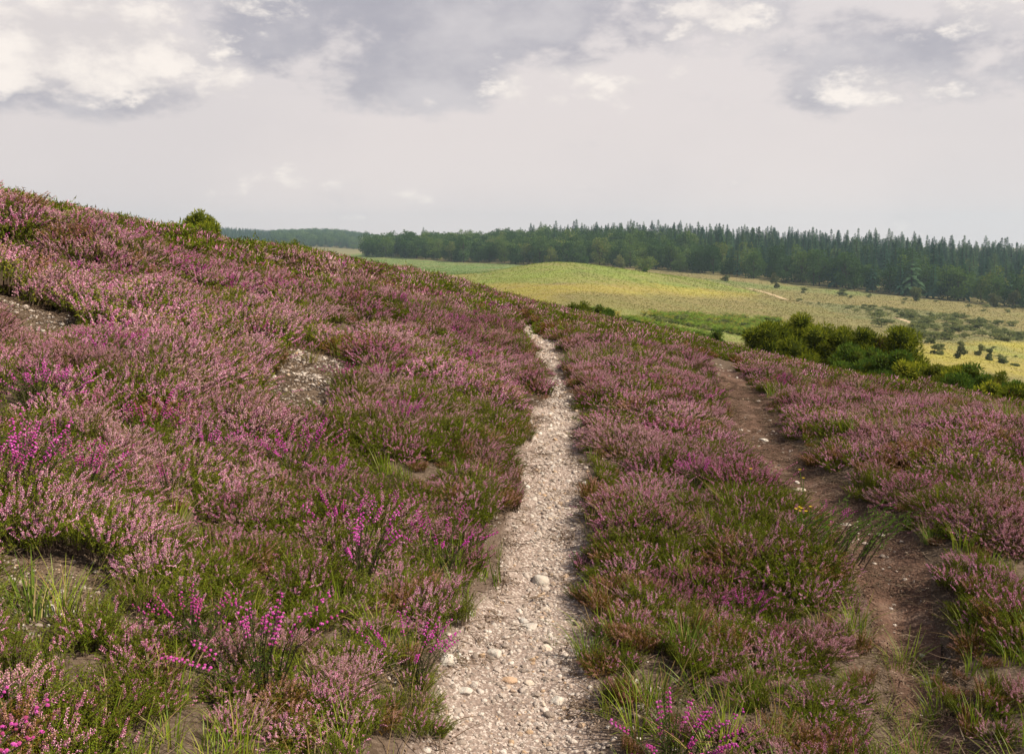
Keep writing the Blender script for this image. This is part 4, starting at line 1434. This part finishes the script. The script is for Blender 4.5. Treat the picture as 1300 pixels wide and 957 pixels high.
def valley_floor():
    protos = [grass_tuft("meadow_%d" % k, n=15, H=.34, w=.05, spread=1.1, mats=('hue', 'hue'), segs=2) for k in range(4)]
    n = 130000
    r = np.exp(RNG.uniform(math.log(42), math.log(640), n)); th = RNG.uniform(-R(12), R(31), n)
    e = np.interp(th, E_TH, E_D, left=700)
    k = r < e + 6
    r, th = r[k], th[k]
    x, y = np.sin(th) * r, np.cos(th) * r
    n = len(x)
    s = np.clip(r / 260, .4, 1.3) * RNG.uniform(.6, 1.4, n)
    col = cover(x, y) * RNG.uniform(.9, 1.1, (n, 1)) * (1 + RNG.normal(0, .05, (n, 3)))
    col *= (.75 + .5 * fbm(x, y, 14, 211))[:, None]
    o = scatter("meadow_grass", protos, np.stack([x, y, ground_z(x, y) - .02], 1), slope_rot(n, x, y, .1), np.stack([s, s, s * .62], 1), RNG.integers(0, 4, n), RNG.random(n),
                "rough yellowing grass and low heath covering the valley floor", "grass")
    add_hue(o, np.clip(col, .01, .8))
    # bracken: fronds as ladders of leaflets
    br = []
    for k in range(4):
        mb = MB()
        for j in range(7):
            a = 6.283 * j / 7 + U(-.3, .3); o2 = np.array([math.cos(a), math.sin(a), 0]); sd = np.array([-o2[1], o2[0], 0])
            L = U(.5, .8)
            for q in range(9):
                t = .3 + .7 * q / 9
                c = o2 * L * .62 * t * t + np.array([0, 0, L * (t - .38 * t * t)])
                w = .20 * (1.05 - t) * 1.5
                for sg in (-1, 1):
                    mb.face([c, c + sd * sg * w + o2 * .05 - np.array([0, 0, .03]), c + o2 * .06], 0)
            mb.tube([np.zeros(3), o2 * L * .2 + np.array([0, 0, L * .42]), o2 * L * .6 + np.array([0, 0, L * .6])], [.008, .006, .002], 3, 0)
        br.append(mb.mesh("bracken_%d" % k, [M['hue2']]))
    n = 26000
    r = np.exp(RNG.uniform(math.log(30), math.log(230), n)); th = RNG.uniform(-R(2), R(31), n)
    x, y = np.sin(th) * r, np.cos(th) * r
    c = cover(x, y)
    greenness = c[:, 1] / c[:, 0]
    f = fbm(x, y, 12, 221)
    k = ((greenness > 1.30) & (f > .36)) | ((r < 75) & (f > .45))
    k &= r > np.where(th < R(13), 62, np.where(th < R(20), 44, 30))
    x, y, r, c, th = x[k], y[k], r[k], c[k], th[k]
    n = len(x)
    s = RNG.uniform(.7, 1.25, n) * np.clip(r / 80, .8, 1.9)
    g = np.array([.13, .20, .032]) * RNG.uniform(.6, 1.3, (n, 1))
    yl = RNG.random(n) < .2
    g[yl] = np.array([.26, .22, .05]) * RNG.uniform(.7, 1.2, (yl.sum(), 1))
    o = scatter("bracken", br, np.stack([x, y, ground_z(x, y) - .03], 1), slope_rot(n, x, y, .12), np.stack([s, s, s * .85], 1), RNG.integers(0, 4, n), RNG.random(n),
                "bright green bracken growing in drifts on the near valley side", "bracken")
    add_hue(o, g)


valley_floor()


# ------------------------------------------------------------------ single plants near the path
def inst_free(k):
    return M[k + "_own"]


for k, stops, tr in (("bell", [(0.0, (.34, .06, .14)), (.2, (.46, .05, .30)), (.6, (.60, .08, .46)), (1, (.74, .26, .60))], .2), ("bell_leaf", [(0.0, (.03, .05, .014)), (.6, (.06, .09, .02)), (1, (.10, .12, .03))], .25),
                     ("twig", [(0.0, (.05, .035, .025)), (1, (.14, .10, .075))], 0.0), ("yellow", [(0.0, (.62, .45, .02)), (1, (.75, .58, .05))], .3),
                     ("spray", [(0.0, (.06, .13, .015)), (.6, (.12, .22, .03)), (1, (.20, .28, .05))], .2), ("grass", [(0.0, (.08, .13, .02)), (.6, (.13, .21, .03)), (1, (.24, .27, .06))], .35),
                     ("straw", [(0.0, (.30, .22, .09)), (1, (.45, .36, .18))], .25)):
    M[k + "_own"] = leaf_mat(k + "_single", stops, tr, instanced=False, island=.75)


def split_parts(me, root, names):
    """one child mesh per material slot"""
    for mi, nm in enumerate(names):
        fs = [p for p in me.polygons if p.material_index == mi]
        if not fs:
            continue
        used = sorted({i for p in fs for i in p.vertices}); mp = {v: i for i, v in enumerate(used)}
        m2 = bpy.data.meshes.new(nm)
        m2.from_pydata([me.vertices[i].co[:] for i in used], [], [tuple(mp[i] for i in p.vertices) for p in fs])
        m2.materials.append(me.materials[mi])
        link(nm, m2, root)


for i, (X, Y, s, lab) in enumerate([
        (455, 735, 1.05, "tall vivid magenta bell heather spray, brightest one left of the path"),
        (560, 705, .9, "magenta bell heather drooping towards the bare edge of the path"),
        (522, 858, .8, "magenta bell heather at the foot of the photo beside the gravel bend"),
        (1050, 682, .6, "small single magenta bell heather beside the peat path"),
        (882, 622, .8, "magenta bell heather by itself in the pale heather between the two paths"),
        (505, 560, .9, "upright magenta bell heather in the pale heather left of the path"),
        (30, 668, 1.1, "large clump of magenta bell heather at the left edge above bare soil"),
        (372, 590, 1.1, "broad magenta bell heather clump right of the dark grassy gap"),
        (945, 775, .6, "low magenta bell heather in the green grass between the paths")]):
    x, y = hit(X, Y)
    me = bell_tuft("bell_single", 0, H=.29, n=16, dens=1.5, mats=('bell_own', 'bell_leaf_own', 'twig_own'))
    root = link("bell_heather_plant", None, None, (x, y, float(ground_z(x, y)) - .01), rnd.uniform(0, 6.28), s * 1.1)
    tag(root, lab, "bell heather", "single bell heather plants")
    split_parts(me, root, ("flower", "foliage", "stem"))

# sprays of dwarf gorse leaning over the peat path edge
x, y = hit(1052, 722)
fo, st = MB(), MB()
for i in range(26):
    a = U(-.5, 1.0); L = U(.14, .27); b = np.array([U(-.16, .14), U(-.10, .10), 0.0]); o = np.array([math.cos(a), math.sin(a) * .6, 0])
    p = [b, b + o * L * .35 + np.array([0, 0, L * .55]), b + o * L * .85 + np.array([0, 0, L * .85])]
    st.tube(p, [.003, .002, .001], 4, 0)
    for k in range(46):
        t = .15 + .85 * k / 46
        c = (1 - t) ** 2 * p[0] + 2 * t * (1 - t) * p[1] + t * t * p[2]
        leaf(fo, c, unit(p[2] - p[0]) * .9 + rand_dir() * .8, U(.014, .024), .005, 0)
root = link("dwarf_gorse", None, None, (x, y, float(ground_z(x, y))), 0, 1.25)
tag(root, "fresh green spiky shrublet with sprays leaning towards the peat path", "dwarf gorse")
link("foliage", fo.mesh("foliage", [M['spray_own']]), root); link("stem", st.mesh("stem", [M['twig_own']]), root)

for i, (X, Y, lab) in enumerate([(955, 668, "single yellow flower on a thin green stalk left of the peat path"), (1012, 652, "pair of yellow flowers close to the edge of the peat path"),
                                 (1020, 706, "yellow flowered sprig at the upper end of the green spiky shrublet")]):
    x, y = hit(X, Y)
    st = MB(); heads = []
    for j in range((1, 2, 6)[i]):
        fl = MB(); heads.append(fl)
        b = np.array([U(-.05, .05), U(-.03, .03), 0]); h = U(.20, .30) if i < 2 else U(.14, .22)
        tp = b + np.array([U(-.03, .03), U(-.03, .03), h])
        st.tube([b, b * .5 + tp * .5 + np.array([.006, 0, 0]), tp], [.0022, .0018, .0012], 4, 0)
        for k in range(10):
            leaf(st, b + (tp - b) * U(.1, .8), rand_dir() + np.array([0, 0, .6]), U(.015, .03), .006, 0)
        n0 = len(fl.v); fl.v.append(tp)
        for q in range(5):                        # five petals round one eye
            a = 6.283 * q / 5; d = unit(np.array([math.cos(a), math.sin(a), .45])); s2 = np.cross(d, (0, 0, 1)) * .007
            m0 = len(fl.v); fl.v += [tp + d * .007 - s2 * .6, tp + d * .0115, tp + d * .007 + s2 * .6]
            fl.f.append((n0, m0, m0 + 1, m0 + 2)); fl.m.append(0)
    root = link("yellow_flower_plant", None, None, (x, y, float(ground_z(x, y))))
    tag(root, lab, "wildflower", "yellow wildflowers near the peat path")
    link("stem", st.mesh("stem", [M['spray_own']]), root)
    for fl in heads:
        link("flower", fl.mesh("flower", [M['yellow_own']]), root)

for i, (X, Y, s, n, lab) in enumerate([(745, 815, .9, 40, "fresh green grass tussock on the right edge of the gravel path"), (40, 782, 1.0, 60, "bright green grass tussock on the bare soil at the left edge"),
                                       (1180, 705, .8, 40, "small green grass tussock at the lower end of the peat path"), (701, 788, .35, 14, "tiny green tuft growing in the gravel by the cream stone"),
                                       (585, 812, .35, 22, "tiny dry olive tuft in the gravel at the left path bend"), (870, 830, 1.1, 60, "long green grass tussock in the lower right heather")]):
    x, y = hit(X, Y)
    me = grass_tuft("tussock", n=n, H=.2, w=.0045, spread=.8, mats=('grass_own', 'straw_own'), dry=.12)
    root = link("grass_tussock", None, None, (x, y, float(ground_z(x, y))), 0, s)
    tag(root, lab, "grass tussock", "single grass tussocks")
    split_parts(me, root, ("green_blades", "dry_blades"))

# ------------------------------------------------------------------ light and sky
SUN_EL, SUN_AZ = R(45), R(104)          # azimuth from +Y towards +X: high, from the right and a little ahead
sd = Vector((math.sin(SUN_AZ) * math.cos(SUN_EL), math.cos(SUN_AZ) * math.cos(SUN_EL), math.sin(SUN_EL)))
sl = bpy.data.lights.new("sun", 'SUN')
sl.energy = 5.0
sl.angle = R(.8)
sl.color = (1, .89, .71)
so = bpy.data.objects.new("sun", sl)
COL.objects.link(so)
so.rotation_euler = (-sd).to_track_quat('-Z', 'Y').to_euler()

w = bpy.data.worlds.new("World")
scene.world = w
w.use_nodes = True
nt = w.node_tree
nt.nodes.clear()
out = nt.nodes.new("ShaderNodeOutputWorld")
bg = nt.nodes.new("ShaderNodeBackground")
bg.inputs["Strength"].default_value = .061
sky = nt.nodes.new("ShaderNodeTexSky")
sky.sky_type = 'NISHITA'
sky.sun_disc = False
sky.sun_elevation = SUN_EL
sky.sun_rotation = SUN_AZ
sky.dust_density = 3.0
tc = nt.nodes.new("ShaderNodeTexCoord")
sep = nt.nodes.new("ShaderNodeSeparateXYZ")
nt.links.new(tc.outputs["Generated"], sep.inputs[0])
dx, dz = sep.outputs[0], sep.outputs[2]
mp = nt.nodes.new("ShaderNodeMapping")
mp.inputs["Scale"].default_value = (1, 1, 1.9)
nt.links.new(tc.outputs["Generated"], mp.inputs[0])
nz = N(nt, "ShaderNodeTexNoise", Scale=7.0, Detail=9.0, Roughness=.56)
nt.links.new(mp.outputs[0], nz.inputs["Vector"])
nz2 = N(nt, "ShaderNodeTexNoise", Scale=15.0, Detail=10.0, Roughness=.60)
nt.links.new(mp.outputs[0], nz2.inputs["Vector"])
nz3 = N(nt, "ShaderNodeTexNoise", Scale=2.6, Detail=5.0, Roughness=.5)
nt.links.new(mp.outputs[0], nz3.inputs["Vector"])


def blob(X, Y, rx, ry, wgt):
    d = ray(X, Y); d = d / np.linalg.norm(d)
    a = mth(nt, 'MULTIPLY', mth(nt, 'SUBTRACT', dx, float(d[0])), F / rx)
    b = mth(nt, 'MULTIPLY', mth(nt, 'SUBTRACT', dz, float(d[2])), F / ry)
    q = mth(nt, 'ADD', mth(nt, 'MULTIPLY', a, a), mth(nt, 'MULTIPLY', b, b))
    return mth(nt, 'MULTIPLY', mth(nt, 'SUBTRACT', 1.0, q, clamp=True), wgt)


def total(bl):
    s = None
    for b in bl:
        v = blob(*b)
        s = v if s is None else mth(nt, 'MAXIMUM', s, v)
    return s


def sstep(v, a, b):
    n = nt.nodes.new("ShaderNodeMapRange")
    n.interpolation_type = 'SMOOTHSTEP'
    n.inputs["From Min"].default_value = a; n.inputs["From Max"].default_value = b
    nt.links.new(v, n.inputs["Value"])
    return n.outputs[0]


dark = total([(590, 20, 430, 95, 1.0), (520, 80, 190, 75, 1.0), (360, 40, 150, 70, .9), (860, 15, 190, 60, .75), (1150, 60, 190, 75, .8), (1040, 110, 70, 50, .75), (80, 118, 230, 40, .9), (250, 70, 90, 45, .55),
              (600, -160, 900, 150, .8), (-150, 60, 200, 120, .7), (1450, 40, 200, 90, .7)])
brt = total([(110, 55, 190, 85, 1.1), (70, 85, 140, 55, 1.0), (20, 20, 120, 60, .7), (280, 108, 60, 45, .75), (190, 120, 70, 35, .6), (770, 108, 90, 42, .75), (680, 110, 80, 45, .75), (870, 85, 70, 30, .5), (1110, 108, 120, 34, .60),
             (890, 20, 110, 60, .7), (1230, 15, 140, 50, .6), (540, 238, 90, 30, .28), (330, 226, 130, 26, .24), (300, -20, 160, 50, .5)])
nz4 = N(nt, "ShaderNodeTexNoise", Scale=40.0, Detail=8.0, Roughness=.6)
nt.links.new(mp.outputs[0], nz4.inputs["Vector"])
n4 = mth(nt, 'MULTIPLY', mth(nt, 'SUBTRACT', nz4.outputs["Fac"], .5), 1.1)
n1 = mth(nt, 'SUBTRACT', nz.outputs["Fac"], .5); n2 = mth(nt, 'SUBTRACT', nz2.outputs["Fac"], .5)
nn = mth(nt, 'ADD', mth(nt, 'MULTIPLY', n1, 1.7), mth(nt, 'ADD', mth(nt, 'MULTIPLY', n4, .45), mth(nt, 'MULTIPLY', n2, 1.5)))
mD = sstep(mth(nt, 'ADD', dark, nn), .22, .78)
mB = sstep(mth(nt, 'ADD', brt, mth(nt, 'ADD', mth(nt, 'MULTIPLY', n1, 1.5), mth(nt, 'ADD', n4, mth(nt, 'MULTIPLY', n2, 2.0)))), .34, .86)
veil = ramp(nt, dz, [(0.0, (.86, .775, .745)), (.10, (.80, .725, .705)), (.27, (.78, .72, .715)), (.5, (.46, .46, .50)), (.9, (.30, .32, .38))])  # upper stops: unseen dark overcast added above the view to cut ambient fill
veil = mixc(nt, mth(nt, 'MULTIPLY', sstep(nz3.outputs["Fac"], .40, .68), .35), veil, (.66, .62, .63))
shade = mixc(nt, sstep(nz.outputs["Fac"], .36, .66), (.40, .39, .445), (.63, .595, .615))
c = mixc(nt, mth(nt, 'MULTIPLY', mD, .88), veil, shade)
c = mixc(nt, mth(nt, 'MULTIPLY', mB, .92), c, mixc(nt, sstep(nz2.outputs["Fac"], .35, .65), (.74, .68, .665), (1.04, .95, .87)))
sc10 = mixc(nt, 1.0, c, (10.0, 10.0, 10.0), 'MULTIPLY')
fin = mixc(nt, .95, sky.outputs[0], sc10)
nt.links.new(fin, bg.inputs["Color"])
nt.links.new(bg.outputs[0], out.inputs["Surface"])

# ------------------------------------------------------------------ air
def haze(dens):
    me = bpy.data.meshes.new("haze")
    x0, x1, y0, y1, z0, z1 = -1500, 1500, -60, 2300, -66, 60
    v = [(x, y, z) for x in (x0, x1) for y in (y0, y1) for z in (z0, z1)]
    f = [(0, 1, 3, 2), (4, 6, 7, 5), (0, 4, 5, 1), (2, 3, 7, 6), (0, 2, 6, 4), (1, 5, 7, 3)]
    me.from_pydata(v, [], f)
    m = bpy.data.materials.new("air")
    m.use_nodes = True
    t = m.node_tree; t.nodes.clear()
    o = t.nodes.new("ShaderNodeOutputMaterial"); pv = t.nodes.new("ShaderNodeVolumePrincipled")
    pv.inputs["Color"].default_value = (.62, .82, 1.0, 1)
    pv.inputs["Density"].default_value = dens
    pv.inputs["Anisotropy"].default_value = .3
    t.links.new(pv.outputs[0], o.inputs["Volume"])
    me.materials.append(m)
    ob = link("haze", me)
    tag(ob, "thin bluish haze softening the far woods and hills", "haze", None, "stuff")


haze(.0002)

vs = scene.view_settings
vs.view_transform = 'Standard'
vs.look = 'None'
vs.exposure = 0.76
vs.gamma = 1.0
vs.use_curve_mapping = False
scene.cycles.max_bounces = 6
scene.cycles.diffuse_bounces = 2
scene.cycles.transparent_max_bounces = 8
scene.cycles.use_denoising = True
